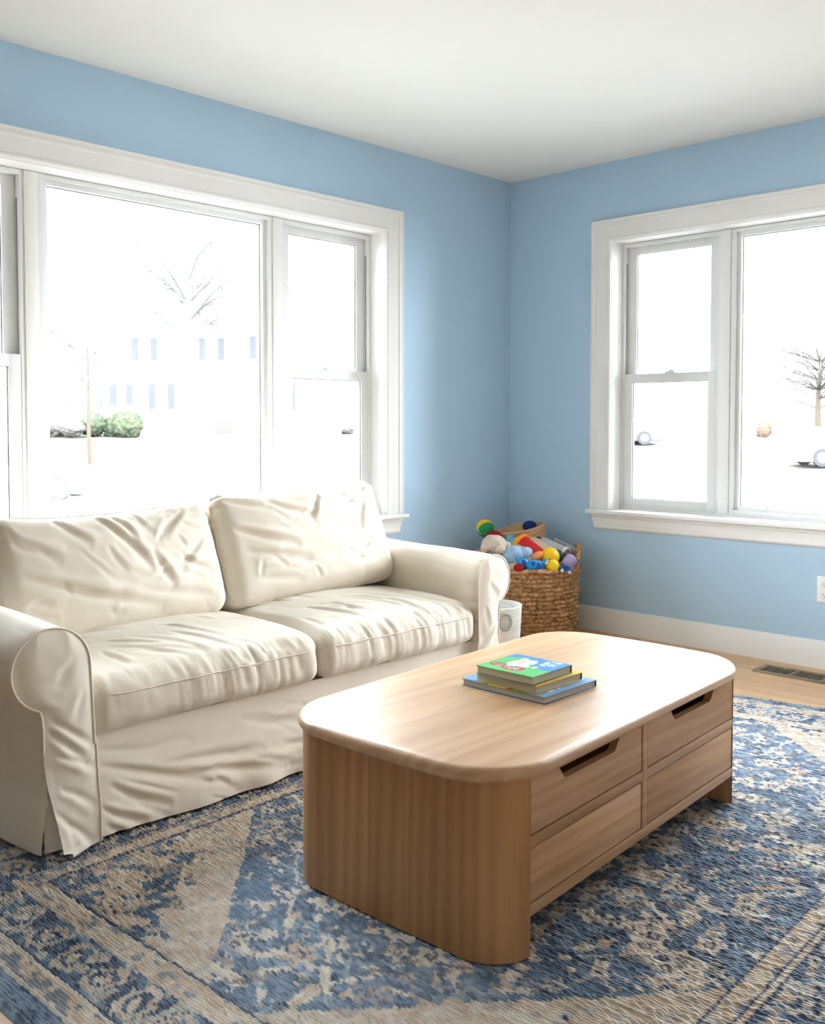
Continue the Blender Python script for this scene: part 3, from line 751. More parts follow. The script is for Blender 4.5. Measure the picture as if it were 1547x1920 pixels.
def back_cushion(x0, x1, zc, seed, hz_, tilt, yc, roll=0.0):
    hx, hy = (x1-x0)/2, .098
    P, N, F = rbox((hx, hy, hz_), .060)
    u, v, w = P[:, 0]/hx, P[:, 1]/hy, P[:, 2]/hz_
    D = np.zeros_like(P)
    bulge = (1-np.abs(u)**2.4)*(1-np.abs(w)**2.2)
    D[:, 1] += np.sign(P[:, 1])*.045*bulge*sstep(.2, .9, np.abs(v))
    D[:, 2] += sstep(.2, 1, w)*(-.012*(1-u**2)+.012*u**4)
    D[:, 0] -= np.sign(u)*.016*sstep(.6, 1, np.abs(u))*(1-w**2)*0
    x, y, z = P[:, 0], P[:, 1], P[:, 2]
    fr = sstep(.3, -.6, v)
    Dn = .010*(fbm(x*6, z*6, y*3, seed)-.5)
    # drag folds fanning down from the upper corners and the middle
    Dn += fr*creases(x, z, (LEFT_C if seed == 31 else RIGHT_C)+rand_creases(26, (-.36, .3), (-.15, .18), -.6 if seed == 31 else -.25, .6, .05, .14, .008, .0055, seed), seed)
    # puckers next to the side seams
    Dn -= .009*sstep(.82, .97, np.abs(u))*ridge(z*26+3*y, y*6, 0, seed+8, 2.0)*sstep(-.2, .9, w)
    Dn += .003*(fbm(x*20, z*20, y*9, seed+9)-.5)
    P2 = P+D+N*Dn[:, None]
    T = np.array(Matrix.Rotation(roll, 3, 'Y') @ Matrix.Rotation(-tilt, 3, 'X'))
    c = np.array([(x0+x1)/2, yc, zc])
    W = P2@T.T+c
    o = cloth_piece('back_cushion', M_FAB, sofa, W, F)
    # seam round the front edge
    loop = []
    yy = -.055
    for s in np.linspace(0, 2*PI, 200, endpoint=False):
        cx, cz = math.cos(s), math.sin(s); k = (abs(cx)**7+abs(cz)**7)**(-1/7)
        loop.append((k*cx, k*cz))
    band = (np.abs(P[:, 1]-yy) < .009)
    Q = P2[band]; Pu = np.stack([P[band][:, 0]/hx, P[band][:, 2]/hz_], 1)
    ang = np.arctan2(Pu[:, 1], Pu[:, 0]); od = np.argsort(ang); ang = ang[od]; Q = Q[od]
    an = np.linspace(-PI, PI, 180, endpoint=False)
    out = np.stack([np.interp(an, ang, Q[:, k], period=2*PI) for k in range(3)], 1)
    for k in range(3):
        ker = np.ones(5)/5; out[:, k] = np.convolve(np.concatenate([out[-2:, k], out[:, k], out[:2, k]]), ker, 'valid')
    out *= np.array([1.002, 1.0, 1.004])
    seam_tube('piping', o, out@T.T+c, .0026, True)
    return o
back_cushion(-3.205, -2.43, .612, 31, .198, math.radians(20), -.575, math.radians(-1))
back_cushion(-2.425, -1.625, .640, 44, .208, math.radians(20), -.575, math.radians(-1.5))

# frame body: seat base and back, one upholstered mass
b = MB()
b.box(-3.20, -1.62, -1.10, -.16, .045, .278, .012); b.box(-3.24, -1.60, -.40, -.14, .05, .735, .045, 4)
b.build('body', M_FAB, sofa)
for sx in (-3.12, -1.72):
    for sy in (-1.02, -.24):
        b = MB(); b.lathe([(.016, 0 if sy < -.9 else 0), (.024, .05)], (sx, sy, .0168 if sy < -.9 else 0.001), 16); b.build('leg', M_DARK, sofa)

# arms: rolled profile (o = outward distance from the inner face)
def arm_profile(R=.100, zc=.502, body=.118, cx=.088, n=40):
    pts = [(.0, .20), (.0, .30), ((cx-R)*.5, .40)]
    te = -math.acos(max(-1, min(1, (body+.008-cx)/R))); ze = zc+R*math.sin(te)
    for t in np.linspace(PI, te, n):
        pts.append((cx+R*math.cos(t), zc+R*math.sin(t)))
    pts += [(body+.0025, ze-.020), (body+.0005, ze-.045), (body, .33), (body, .24), (body+.002, .15), (body+.006, .035)]
    return np.array(pts)
ARM_C = [(.115, .365, .0, .275, .010, .010), (.125, .33, .02, .235, .011, .010), (.11, .262, .0, .215, .009, .009), (.10, .19, .01, .12, .010, .009), (.09, .11, .02, .03, .010, .010), (.05, .50, .11, .44, .013, .005), (.03, .42, .05, .33, .012, .005), (.12, .15, .06, .05, .009, .007)]
def arm(inner, sg, seed):
    AP_ = arm_profile(.103, .484, .136, .112) if sg < 0 else arm_profile(.092, .510, .116, .088)
    y0, y1 = -1.150, -.165
    S = 70
    # resample profile densely
    d = np.r_[0, np.cumsum(np.linalg.norm(np.diff(AP_, axis=0), axis=1))]
    s = np.linspace(0, d[-1], 150); pr = np.stack([np.interp(s, d, AP_[:, 0]), np.interp(s, d, AP_[:, 1])], 1)
    T = np.gradient(pr, axis=0); T /= np.linalg.norm(T, axis=1)[:, None]; Nn = np.stack([-T[:, 1], T[:, 0]], 1)
    ys = np.linspace(y0, y1, S)
    A = np.zeros((150, S, 3))
    for j, y in enumerate(ys):
        puff = -.010*math.exp(-(y-y0)/.012)
        lift = .030*(y-y0)/(y1-y0)
        wr = .006*(fbm(s*7, np.full_like(s, y*4), 0, seed)-.5)*2-.006*ridge(s*16, np.full_like(s, y*2.5), 0, seed+2, 4)*math.exp(-(y-y0)/.2)
        q = pr+Nn*(puff+wr)[:, None]
        hem = sstep(.20, .03, pr[:, 1])*(pr[:, 0] > .1)
        q[:, 0] += hem*(.022+.010*np.sin(y*19+1.1))*(1 if sg < 0 else .2)
        A[:, j, 0] = inner+sg*q[:, 0]; A[:, j, 1] = y; A[:, j, 2] = q[:, 1]+lift*(q[:, 1] > .45)
        A[:, j, 2] += hem*(-.012 + .012*sstep(-1.1, -.9, y))
    b = MB(); vs = b.grid(A)
    # close the inner gap and the back
    b.cap([vs[i*S+S-1] for i in range(150)])
    o = b.build('arm', M_FAB, sofa, smooth=180)
    # front panel: scroll face running down into the slipcover flap
    pf = pr[(pr[:, 1] > .27)]
    ztop = pr[:, 1].max(); it = int(np.argmax(pr[:, 1]))
    inn, outp = pr[:it+1], pr[it:]
    def xin(z): return np.interp(z, np.r_[0.0, inn[:, 1]], np.r_[0.0, inn[:, 0]])
    oz = outp[::-1]
    def xout(z):
        # outermost crossing of the profile at height z
        zs, xs = outp[:, 1], outp[:, 0]; best = []
        for k in range(len(zs)-1):
            if (zs[k]-z)*(zs[k+1]-z) <= 0 and zs[k] != zs[k+1]:
                best.append(xs[k]+(xs[k+1]-xs[k])*(z-zs[k])/(zs[k+1]-zs[k]))
        return max(best) if best else .118
    nz, nx = 120, 44
    tz = np.linspace(0, 1, nz)
    Z = np.where(tz < .25, ztop-.0004-.12*(1-np.cos(tz/.25*PI/2)), 0)
    z25 = ztop-.0004-.12
    Z = np.where(tz >= .25, z25+(.025-z25)*(tz-.25)/.75, Z)
    U = np.linspace(0, 1, nx)
    G = np.zeros((nz, nx, 3))
    for i, z in enumerate(Z):
        t = sstep(.30, .016, z)
        L_ = xin(z)-.004*sstep(.30, .27, z); R_ = xout(z)
        if sg < 0: R_ -= .034*sstep(.262, .0, z)
        else: R_ -= .004*t
        xx = L_+(R_-L_)*U
        edge = np.minimum(np.minimum(xx-L_, R_-xx), ztop-z)
        puff = .012*np.sin(np.clip(edge/.06, 0, 1)*PI/2)*(1-t)+.012*t
        yy = y0-.004-puff-.006*t-.024*t*(.30+.9*U**2)
        k = np.clip(edge/.02, 0, 1)*(1-t)+t
        wr = .006*(fbm(xx*9, np.full(nx, z*9), 0, seed+7)-.5)*2*k+k*creases(xx, np.full(nx, z), ARM_C, seed)
        G[i] = np.stack([inner+sg*xx, yy-wr*.8, np.full(nx, z)-.008*t*U], 1)
    b = MB(); b.grid(G); fl = b.build('arm_panel', M_FAB, sofa, smooth=180)
    seam = np.stack([inner+sg*pf[:, 0], np.full(len(pf), y0-.005), pf[:, 1]], 1)
    seam_tube('piping', o, seam, .0032)
    if sg < 0:   # visible inverted pleat at the outer corner
        Pp = np.zeros((30, 14, 3))
        for i, z in enumerate(np.linspace(.262, .022, 30)):
            t = sstep(.27, .02, z)
            for j, uu in enumerate(np.linspace(0, 1, 14)):
                xx = .134-.006*t-.075*t*(1-uu)
                Pp[i, j] = (inner+sg*xx, y0+.014-.016*t*math.sin(uu*PI), z-.002+.004*math.sin(uu*PI)*t)
        b = MB(); b.grid(Pp); b.build('pleat', M_FAB, sofa, smooth=180)
    b = MB(); b.tube(np.stack([G[60:, 0, 0]-sg*.001, G[60:, 0, 1]-.001, G[60:, 0, 2]], 1), .0022, 6); b.build('piping', M_PIPE, fl, smooth=180)
arm(-3.178, -1, 61)
arm(-1.645, 1, 75)

# front skirt between the arms
nz, nx = 70, 260
Z = np.linspace(.285, .024, nz); X = np.linspace(-3.172, -1.642, nx)
ZZ, XX = np.meshgrid(Z, X, indexing='ij')
t = sstep(.285, .016, ZZ)
Y = -1.118-.040*t
sk = [(-3.16, .235, -2.86, .205, .012, .012), (-3.15, .20, -2.82, .085, .013, .014), (-3.13, .14, -2.95, .045, .012, .012), (-2.98, .17, -2.62, .135, .014, .011), (-2.9, .13, -2.55, .05, .014, .012), (-2.7, .22, -2.4, .16, .014, .010), (-2.55, .12, -2.2, .07, .014, .011), (-2.2, .20, -1.9, .10, .014, .010), (-1.95, .14, -1.7, .06, .014, .010), (-3.16, .09, -3.02, .03, .010, .010)]
Y -= t**.5*creases(XX, ZZ, sk+rand_creases(40, (-3.15, -1.75), (.04, .25), -.3, .35, .06, .2, .009, .005, 5), 93)
Y += -.014*(fbm(XX*4, ZZ*6, 0, 93)-.5)*t-.006*t*np.sin(XX*23+2*np.sin(XX*5))*sstep(.18, .02, ZZ)
ZZ2 = ZZ+.004*np.sin(XX*5)*t
b = MB(); b.grid(np.stack([XX, Y, ZZ2], -1)); b.build('skirt', M_FAB, sofa, smooth=180)
#NEXT
# ------------------------------------------------------------------ toy basket (seagrass, handled)
BC = np.array([-.352, -.388])
M_GRASS = mat('seagrass', lin(186, 138, 92), .7, .2)
_r = vary(M_GRASS, coords(M_GRASS, (1, 1, 1)), lin(132, 90, 54), lin(210, 168, 122), 60, 4, .34, .64)
M_WEAVE = M_GRASS.copy(); M_WEAVE.name = 'woven_seagrass'
_N, _L, _B = nt(M_WEAVE); _src = _B.inputs['Base Color'].links[0].from_socket
_a = node(M_WEAVE, 'ShaderNodeAttribute'); _a.attribute_name = 'strand'; _x = node(M_WEAVE, 'ShaderNodeMix', data_type='RGBA', blend_type='MULTIPLY'); _x.inputs[0].default_value = 1
_L.new(_src, _x.inputs[6]); _L.new(_a.outputs['Color'], _x.inputs[7]); _L.new(_x.outputs[2], _B.inputs['Base Color'])
basket = empty('wicker_basket', (BC[0], BC[1], 0), 'large round brown wicker basket of toys in the corner of the room', 'basket')
def weave(R0, R1, Hh, rows, stakes, amp, c, rise=0.0, rise_dir=(0, 0), z0=.0):
    nt_, nz_ = stakes*8, rows*6
    th = np.linspace(0, 2*PI, nt_, endpoint=False); f = np.linspace(0, 1, nz_+1)
    T, Fz = np.meshgrid(th, f, indexing='ij')
    row = np.floor(np.clip(Fz*rows, 0, rows-1e-6)); fr = Fz*rows-row
    ph = stakes*T/2+PI*row+.5*np.sin(T*3+row)
    jit = _hash(row, np.floor(ph/PI), 0*row, 3)
    bump = np.sin(PI*np.clip(fr, 0, 1))**.8*(.35+.65*np.abs(np.sin(ph))**.7*(np.sin(ph) > 0)+.25*(np.sin(ph) <= 0))*(.75+.5*jit)
    R = R0+(R1-R0)*Fz**.8+.010*np.sin(PI*Fz)
    R = R+amp*bump
    z = z0+Fz*Hh*(1+rise*np.maximum(0, np.abs(np.cos(T-rise_dir))-.80)/.20*Fz**3)+.003*np.sin(T*stakes/3+row*1.3)*np.sin(PI*Fz)
    return np.stack([c[0]+R*np.cos(T), c[1]+R*np.sin(T), z], -1)
HD = math.atan2(-.722, .692)
b = MB(); A = weave(.228, .258, .372, 17, 44, .022, BC, .10, HD)
lay = b.bm.verts.layers.float_color.new('strand')
wv = b.grid(A, cu=True)
_T, _F = np.meshgrid(np.linspace(0, 2*PI, 44*8, endpoint=False), np.linspace(0, 1, 17*6+1), indexing='ij')
_row = np.floor(np.clip(_F*17, 0, 16.999)); _tone =   .80+.34*_hash(_row, np.floor((44*_T/2+PI*_row+.5*np.sin(_T*3+_row))/PI), 0*_row, 3)
for v_, t_ in zip(wv, _tone.ravel()): v_[lay] = (t_, t_, t_, 1)
# inner skin and rim roll
th = np.linspace(0, 2*PI, 128, endpoint=False)
rim = A[::4, -1, :]; inn = []
for k, (dr, dz) in enumerate(((-.004, .004), (-.014, .004), (-.020, -.01), (-.022, -.16), (-.05, -.30))):
    q = rim.copy(); d = q[:, :2]-BC; L = np.linalg.norm(d, axis=1)[:, None]; q[:, :2] = BC+d/L*(L+dr); q[:, 2] += dz if dz > -.1 else (.0+dz); inn.append(q)
vs = b.grid(np.array([rim]+inn), cv=True); b.cap(vs[-len(rim):])
fl = A[:, 0, :][::8]; 
b.add(fl.tolist(), [list(range(len(fl)))])
for v_ in b.bm.verts:
    if v_[lay][3] == 0: v_[lay] = (.8, .8, .8, 1)
b.build('woven_body', M_WEAVE, basket, smooth=180, weld=1e-6)
for sg in (1, -1):
    pts = []; a0 = HD if sg > 0 else HD+PI+.55
    for t in np.linspace(-1, 1, 34):
        a = a0+t*.42; hgt = .044*(1-abs(t)**2.6)+.002
        r = .262+.004+.006*(1-t*t)
        zr = .375*(1+.10*max(0, abs(math.cos(a-HD))-.8)/.2)
        pts.append((BC[0]+r*math.cos(a), BC[1]+r*math.sin(a), zr+hgt))
    pts = np.array(pts)
    b = MB()
    for k in range(3):   # three plaited strands
        ph = np.linspace(0, 9*PI, len(pts)*5)+k*2*PI/3
        s = np.linspace(0, 1, len(pts)*5); P = np.stack([np.interp(s, np.linspace(0, 1, len(pts)), pts[:, i]) for i in range(3)], 1)
        rad = P[:, :2]-BC; rad /= np.linalg.norm(rad, axis=1)[:, None]
        P[:, :2] += rad*(.0065*np.cos(ph))[:, None]; P[:, 2] += .0065*np.sin(ph)
        b.tube(P, .0085, 7)
    b.build('handle', M_GRASS, basket, smooth=180)

def lump(seed, f, a):
    def fn(A):
        n = fbm(A[..., 0]*f+9, A[..., 1]*f+3, A[..., 2]*f, seed)-.5
        return A*(1+a*n)[..., None]
    return fn
def dirM(ax):      # rotation taking +Z to ax
    return Vector((0, 0, 1)).rotation_difference(Vector(ax).normalized()).to_matrix().to_4x4()
M_FLEECE = mat('beige_fleece', lin(214, 190, 164), .95, .05, sheen=.3); add_bump(M_FLEECE, coords(M_FLEECE), 160, .5, .004, 4)
GRP = 'toys heaped in the wicker basket'
b = MB()
def blanket(A):
    r = np.hypot(A[..., 0], A[..., 1]); z = A[..., 2]
    up = np.where(z > 0, .075+.05*sstep(-.3, .25, A[..., 0]*.72+A[..., 1]*.69), 1.0)
    A = A.copy(); A[..., 2] = np.where(z > 0, z/.30*up*2.0, z)
    A[..., 2] += .030*(fbm(A[..., 0]*14, A[..., 1]*14, 0, 8)-.5)
    return A
b.ball((BC[0], BC[1], .305), (.226, .226, .30), 34, fn=lambda A: blanket(A) if True else A)
props(b.build('fleece_blanket', M_FLEECE, None, origin=(BC[0], BC[1], .01), smooth=180), 'beige fleece blanket stuffed under the toys in the wicker basket', 'blanket', GRP)

mt = lambda n, c, r=.5, s=.4, **k: mat(n, lin(*c), r, s, **k)
M_YEL = mt('toy_yellow', (250, 205, 20), .45); M_GRN = mt('toy_green', (18, 140, 88), .6); M_RED = mt('toy_red', (206, 22, 26), .5)
M_DRED = mt('toy_dark_red', (160, 26, 30), .7, .2); M_ORG = mt('toy_orange', (248, 150, 24), .45); M_AQUA = mt('toy_aqua', (104, 178, 208), .5)
M_NAVY = mt('toy_navy', (24, 44, 110), .7, .2); M_DNAV = mt('toy_midnight', (34, 40, 72), .8, .2); M_CYAN = mt('toy_cyan', (26, 156, 220), .4); M_COB = mt('toy_cobalt', (22, 84, 170), .45)
M_PALE = mt('pale_blue_plush', (160, 194, 226), .95, .05, sheen=.3); add_bump(M_PALE, coords(M_PALE), 220, .4, .003, 3)
M_PLUSH = mt('cream_plush', (222, 208, 192), .95, .05, sheen=.4); add_bump(M_PLUSH, coords(M_PLUSH), 130, .9, .006, 4)
M_EGG = mt('toy_peach', (240, 150, 84), .5); M_LAV = mt('toy_lavender', (176, 160, 206), .55); M_GREY = mt('toy_grey', (186, 186, 192), .45); M_MAUV = mt('toy_mauve', (158, 130, 138), .55)
M_DGRN = mt('toy_dark_green', (30, 84, 60), .6); M_JUTE = mt('jute_rope', (200, 166, 128), .85, .1); M_WROPE = mt('white_rope', (232, 230, 222), .85, .1); M_WHT = mt('toy_white', (240, 240, 238), .5)
M_GREYF = mt('grey_felt', (168, 168, 162), .9, .1)
for m_ in (M_DRED, M_NAVY, M_GRN, M_DNAV): add_bump(m_, coords(m_), 300, .25, .001, 3)

# ball: green cap, yellow crown, pale seam
t = empty('toy_ball', (-.400, -.158, .490), 'soft green and yellow toy ball at the back of the basket against the wall', 'toy', GRP)
b = MB(); b.ball((-.400, -.158, .534), .045, 24); b.build('ball_body', M_GRN, t, smooth=180)
b = MB(); b.ball((-.396, -.150, .541), (.046, .046, .044), 24); b.build('crown', M_YEL, t, smooth=180)
b = MB(); an = np.linspace(0, 2*PI, 60, endpoint=False); tilt = Matrix.Rotation(.5, 3, 'X') @ Matrix.Rotation(-.35, 3, 'Y')
ringp = np.array([list(tilt @ Vector((.0462*math.cos(a), .0462*math.sin(a), .006*math.sin(5*a)))) for a in an])+np.array([-.398, -.156, .538])
b.tube(ringp, .0035, 6, True); b.build('seam', mt('toy_lime', (214, 214, 120), .6), t, smooth=180)

b = MB(); b.ball((-.425, -.235, .498), (.048, .048, .036), 22); props(b.build('bean_bag', M_DRED, None, smooth=180), 'dark red round bean bag behind the cream plush toy', 'toy', GRP)

# cream plush with pale blue jumper
t = empty('plush_toy', (-.53, -.36, .38), 'cream plush lamb in a pale blue jumper slumped over the basket side', 'toy', GRP)
b = MB(); b.ball((-.545, -.335, .484), (.066, .060, .046), 30, fn=lump(4, 30, .35)); b.build('head', M_PLUSH, t, smooth=180)
b = MB(); b.ball((-.560, -.385, .462), (.030, .024, .024), 18, fn=lump(6, 30, .2)); b.build('muzzle', M_PLUSH, t, smooth=180)
b = MB(); b.ball((-.500, -.425, .428), (.062, .054, .050), 26, fn=lump(9, 22, .4)); b.build('jumper', M_PALE, t, smooth=180)
b = MB(); b.ball((-.463, -.470, .440), (.036, .034, .034), 20, fn=lump(12, 28, .4)); b.build('sleeve', M_PALE, t, smooth=180)
for dx, dy in ((-.055, .02), (.045, -.045)):
    b = MB(); b.ball((-.545+dx, -.335+dy, .468), (.022, .020, .030), 14, fn=lump(15, 40, .3)); b.build('ear', M_PLUSH, t, smooth=180)

# aqua toy camera
t = empty('toy_camera', (-.413, -.333, .455), 'small aqua toy camera behind the red stacking cup', 'toy', GRP)
Mx = Matrix.Translation((-.405, -.325, .483)) @ Matrix.Rotation(.7, 4, 'Z') @ Matrix.Rotation(.55, 4, 'Y')
b = MB(); b.box(-.034, .034, -.018, .018, -.026, .026, .007, 3, Mx); b.build('case', M_AQUA, t)
b = MB(); b.lathe([(0, 0), (.012, 0), (.014, .004), (.014, .012), (.009, .013), (0, .010)], (0, 0, 0), 24, Mx @ Matrix.Translation((.005, -.018, .004)) @ Matrix.Rotation(PI/2, 4, 'X')); b.build('lens', M_DNAV, t, smooth=40)

# red stacking cup with orange rim
t = empty('stacking_cup', (-.392, -.445, .38), 'red plastic stacking cup with an orange rim lying tilted in the middle of the toys', 'toy', GRP)
ax = Vector((.005, .150, .062)).normalized(); base = Vector((-.404, -.522, .428))
Mx = Matrix.Translation(base) @ dirM(ax)
b = MB(); b.lathe([(0, 0), (.030, 0), (.034, .004), (.044, .135), (.041, .135), (.031, .012), (0, .010)], (0, 0, 0), 40, Mx); b.build('cup', M_RED, t, smooth=40)
b = MB(); b.lathe([(.043, .126), (.050, .128), (.052, .138), (.050, .146), (.042, .147), (.041, .128), (.043, .126)], (0, 0, 0), 40, Mx); b.build('rim', M_ORG, t, smooth=40)

b = MB(); Mx = dirM((.55, -.35, .45)); b.ball((-.452, -.535, .432), (.021, .021, .032), 20, M=Mx); props(b.build('toy_egg', M_EGG, None, smooth=180), 'orange wooden toy egg resting between the red cup and yellow duck', 'toy', GRP)

# rubber duck
t = empty('rubber_duck', (-.41, -.60, .35), 'yellow rubber duck with an orange beak near the basket front', 'toy', GRP)
b = MB(); b.ball((-.385, -.562, .424), (.050, .048, .047), 28); b.build('body', M_YEL, t, smooth=180)
b = MB(); b.ball((-.432, -.612, .388), .033, 24); b.build('head', M_YEL, t, smooth=180)
b = MB(); b.ball((-.424, -.601, .421), (.016, .011, .006), 14, M=Matrix.Rotation(-.75, 3, 'Z').to_4x4()); b.build('beak', mt('beak_orange', (240, 128, 20), .45), t, smooth=180)
b = MB(); b.ball((-.345, -.535, .452), (.020, .020, .016), 14); b.build('tail', M_YEL, t, smooth=180)

# blue elephant rattle
t = empty('toy_elephant', (-.50, -.55, .355), 'bright blue plastic toy elephant with dark blue spots at the basket front', 'toy', GRP)
R_ = np.array([.692, -.722, 0]); Fw = np.array([.722, .692, 0]); E0 = np.array([-.500, -.548, .392])
def ep(a, z, d=0): return E0+R_*a+np.array([0, 0, z])-Fw*d
Mx = Matrix.Rotation(math.atan2(-.722, .692), 4, 'Z')
b = MB(); b.ball(E0, (.046, .030, .027), 24, M=Mx)
b.ball(ep(-.052, .012), (.026, .026, .024), 18, M=Mx)
b.tube([ep(-.066, .012), ep(-.078, .024), ep(-.090, .040)], [.012, .010, .007], 10)
b.tube([ep(.036, .006), ep(.056, .010), ep(.066, .022), ep(.066, .034)], [.016, .012, .009, .006], 10)
for a in (-.030, -.012, .016, .034): b.tube([ep(a, -.012, .012), ep(a, -.034, .016)], [.011, .012], 10)
b.build('body', M_CYAN, t, smooth=60)
for a, z, r1, r2_ in ((-.050, .014, .013, .016), (-.006, .010, .011, .013), (.022, -.002, .014, .019)):
    b = MB(); b.ball(ep(a, z, .0245 if abs(a) < .04 else .021), (r1, .007, r2_), 14, M=Mx); b.build('spot', M_COB, t, smooth=180)
b = MB()
b.tube([ep(.058, .008, .012), ep(.066, .020, .014), ep(.068, .030, .012)], [.005, .004, .002], 8); b.build('tusk', M_WHT, t, smooth=60)

b = MB(); b.ball((-.562, -.505, .377), .028, 20); props(b.build('toy_ball', M_DRED, None, smooth=180), 'small dark red toy ball beside the blue elephant at the basket rim', 'toy', GRP)

# coiled jute bowl with a navy ball
def coil_pot(name, c, R0, R1, Hh, turns, rr, material, M, label, cat, grp=None, origin=None):
    t = empty(name, origin, label, cat, grp)
    prof = []
    for k in range(turns):
        f = (k+.5)/turns; R = R0+(R1-R0)*f
        for a in np.linspace(-PI/2, PI/2, 7)[:-1]:
            prof.append((R+rr*math.cos(a), Hh*f+Hh/turns/2*math.sin(a)))
    Rt = R1
    prof += [(Rt+rr*.7, Hh), (Rt-rr*.3, Hh+rr*.3), (Rt-rr, Hh-.004), (R0-rr*.6, .012), (0, .010)]
    b = MB(); b.lathe([(0, 0), (R0, 0)]+prof, c, 64, M); b.build('coil_body', material, t, smooth=75)
    return t
Mx = Matrix.Rotation(-.20, 4, Vector((.722, .692, 0))) @ Matrix.Rotation(.04, 4, Vector((.692, -.722, 0)))
coil_pot('rope_bowl', (-.262, -.300, .452), .112, .128, .094, 9, .0085, M_JUTE, Mx, 'tan coiled rope bowl tilted on top of the toys at the back', 'bowl', None, (-.262, -.300, .462))
b = MB(); b.ball((-.236, -.322, .549), (.038, .038, .030), 22); props(b.build('toy_ball', M_NAVY, None, smooth=180), 'navy blue felt ball inside the tilted tan rope bowl', 'toy', GRP)

# grey storage tub on its side, grey card book, other toys on the right
t = empty('toy_tub', (-.27, -.55, .40), 'grey plastic tub with green inside lying slanted at the right of the toys', 'toy', GRP)
ax = Vector((.030, -.205, -.078)).normalized()
Mx = Matrix.Translation((-.285, -.452, .464)) @ dirM(ax)
b = MB(); b.lathe([(0, 0), (.034, 0), (.040, .006), (.043, .125), (.040, .125), (.037, .010), (0, .008)], (0, 0, 0), 36, Mx); b.build('tub', M_GREY, t, smooth=40)
b = MB(); b.lathe([(.041, .118), (.0465, .118), (.0475, .130), (.040, .131), (.041, .118)], (0, 0, 0), 36, Mx); b.build('rim', M_WHT, t, smooth=40)
b = MB(); b.lathe([(0, .012), (.036, .014), (.039, .110), (0, .104)], (0, 0, 0), 30, Mx); b.build('lining', M_GRN, t, smooth=40)
Mx = Matrix.Translation((-.240, -.560, .436)) @ dirM(ax) @ Matrix.Rotation(.35, 4, 'Z')
b = MB(); b.box(.034, .040, -.022, .022, -.100, .060, .002, M=Mx)
props(b.build('toy_ruler', M_GREY, None), 'long pale grey plastic strip lying over the grey tub', 'toy', GRP)
Mx = Matrix.Translation((-.172, -.500, .440)) @ Matrix.Rotation(.35, 4, 'Z') @ Matrix.Rotation(.75, 4, 'X') @ Matrix.Rotation(.3, 4, 'Y')
b = MB(); b.box(-.034, .034, -.040, .040, -.006, .006, .002, M=Mx); props(b.build('board_book', mt('grey_card', (176, 184, 190), .5), None), 'small pale grey board book at the back right of the toys', 'book', GRP)
b = MB(); b.ball((-.318, -.560, .418), .036, 20); props(b.build('toy_ball', M_DGRN, None, smooth=180), 'dark green ball half hidden behind the yellow duck', 'toy', GRP)
b = MB(); b.ball((-.292, -.412, .478), (.036, .032, .030), 20, fn=lump(3, 30, .2)); props(b.build('soft_toy', M_DNAV, None, smooth=180), 'midnight blue soft toy tucked behind the grey tub', 'toy', GRP)
t = empty('play_cup', (-.33, -.65, .36), 'lavender play cup lying on its side at the right of the basket', 'toy', GRP)
ax = Vector((.10, -.05, .10)).normalized(); Mx = Matrix.Translation((-.352, -.628, .378)) @ dirM(ax)
b = MB(); b.lathe([(0, 0), (.026, 0), (.030, .008), (.033, .048), (.028, .064), (.014, .072), (0, .073)], (0, 0, 0), 30, Mx); b.build('cup', M_LAV, t, smooth=50)
t = empty('toy_car', (-.385, -.655, .352), 'small cobalt blue toy car in front of the lavender cup', 'toy', GRP)
Mx = Matrix.Translation((-.386, -.655, .372)) @ Matrix.Rotation(-.6, 4, 'Z') @ Matrix.Rotation(.25, 4, 'Y')
b = MB(); b.box(-.034, .034, -.016, .016, -.008, .008, .005, 3, Mx); b.box(-.018, .020, -.014, .014, .006, .022, .006, 3, Mx); b.build('car_body', M_COB, t)
for sx in (-.020, .020):
    for sy in (-.017, .017):
        b = MB(); b.lathe([(0, -.003), (.008, -.003), (.009, 0), (.008, .003), (0, .003)], (0, 0, 0), 18, Mx @ Matrix.Translation((sx, sy, -.009)) @ Matrix.Rotation(PI/2, 4, 'X')); b.build('wheel', M_WHT, t, smooth=40)
Mx = Matrix.Translation((-.262, -.596, .405)) @ dirM((.06, -.18, -.10)) @ Matrix.Rotation(.5, 4, 'Z')
b = MB(); b.box(-.012, .012, -.020, .020, -.050, .050, .004, M=Mx); props(b.build('toy_block', M_MAUV, None), 'mauve wooden block leaning against the right basket handle', 'toy', GRP)

# white rope basket between sofa and seagrass basket
WC = (-.905, -.615)
t = coil_pot('rope_basket', (WC[0], WC[1], 0), .118, .132, .262, 26, .0045, M_WROPE, None, 'small white rope basket on the floor between sofa arm and wicker basket', 'basket', None, (WC[0], WC[1], 0))
pts = []
a0 = math.atan2(-.72, -.69)+.30
for s in np.linspace(0, 2*PI, 30, endpoint=False):
    a = a0+.20*math.cos(s); z = .205+.036*math.sin(s); r = .132+.012
    pts.append((WC[0]+r*math.cos(a), WC[1]+r*math.sin(a), z))
b = MB(); b.tube(pts, .007, 8, True); b.build('handle', M_GREYF, t, smooth=180)
b = MB(); b.ball((WC[0], WC[1], .235), (.108, .108, .03), 20, fn=lump(5, 24, .5)); props(b.build('folded_cloth', M_GREYF, None, smooth=180), 'grey felt cloth bundled inside the small white rope basket', 'cloth')

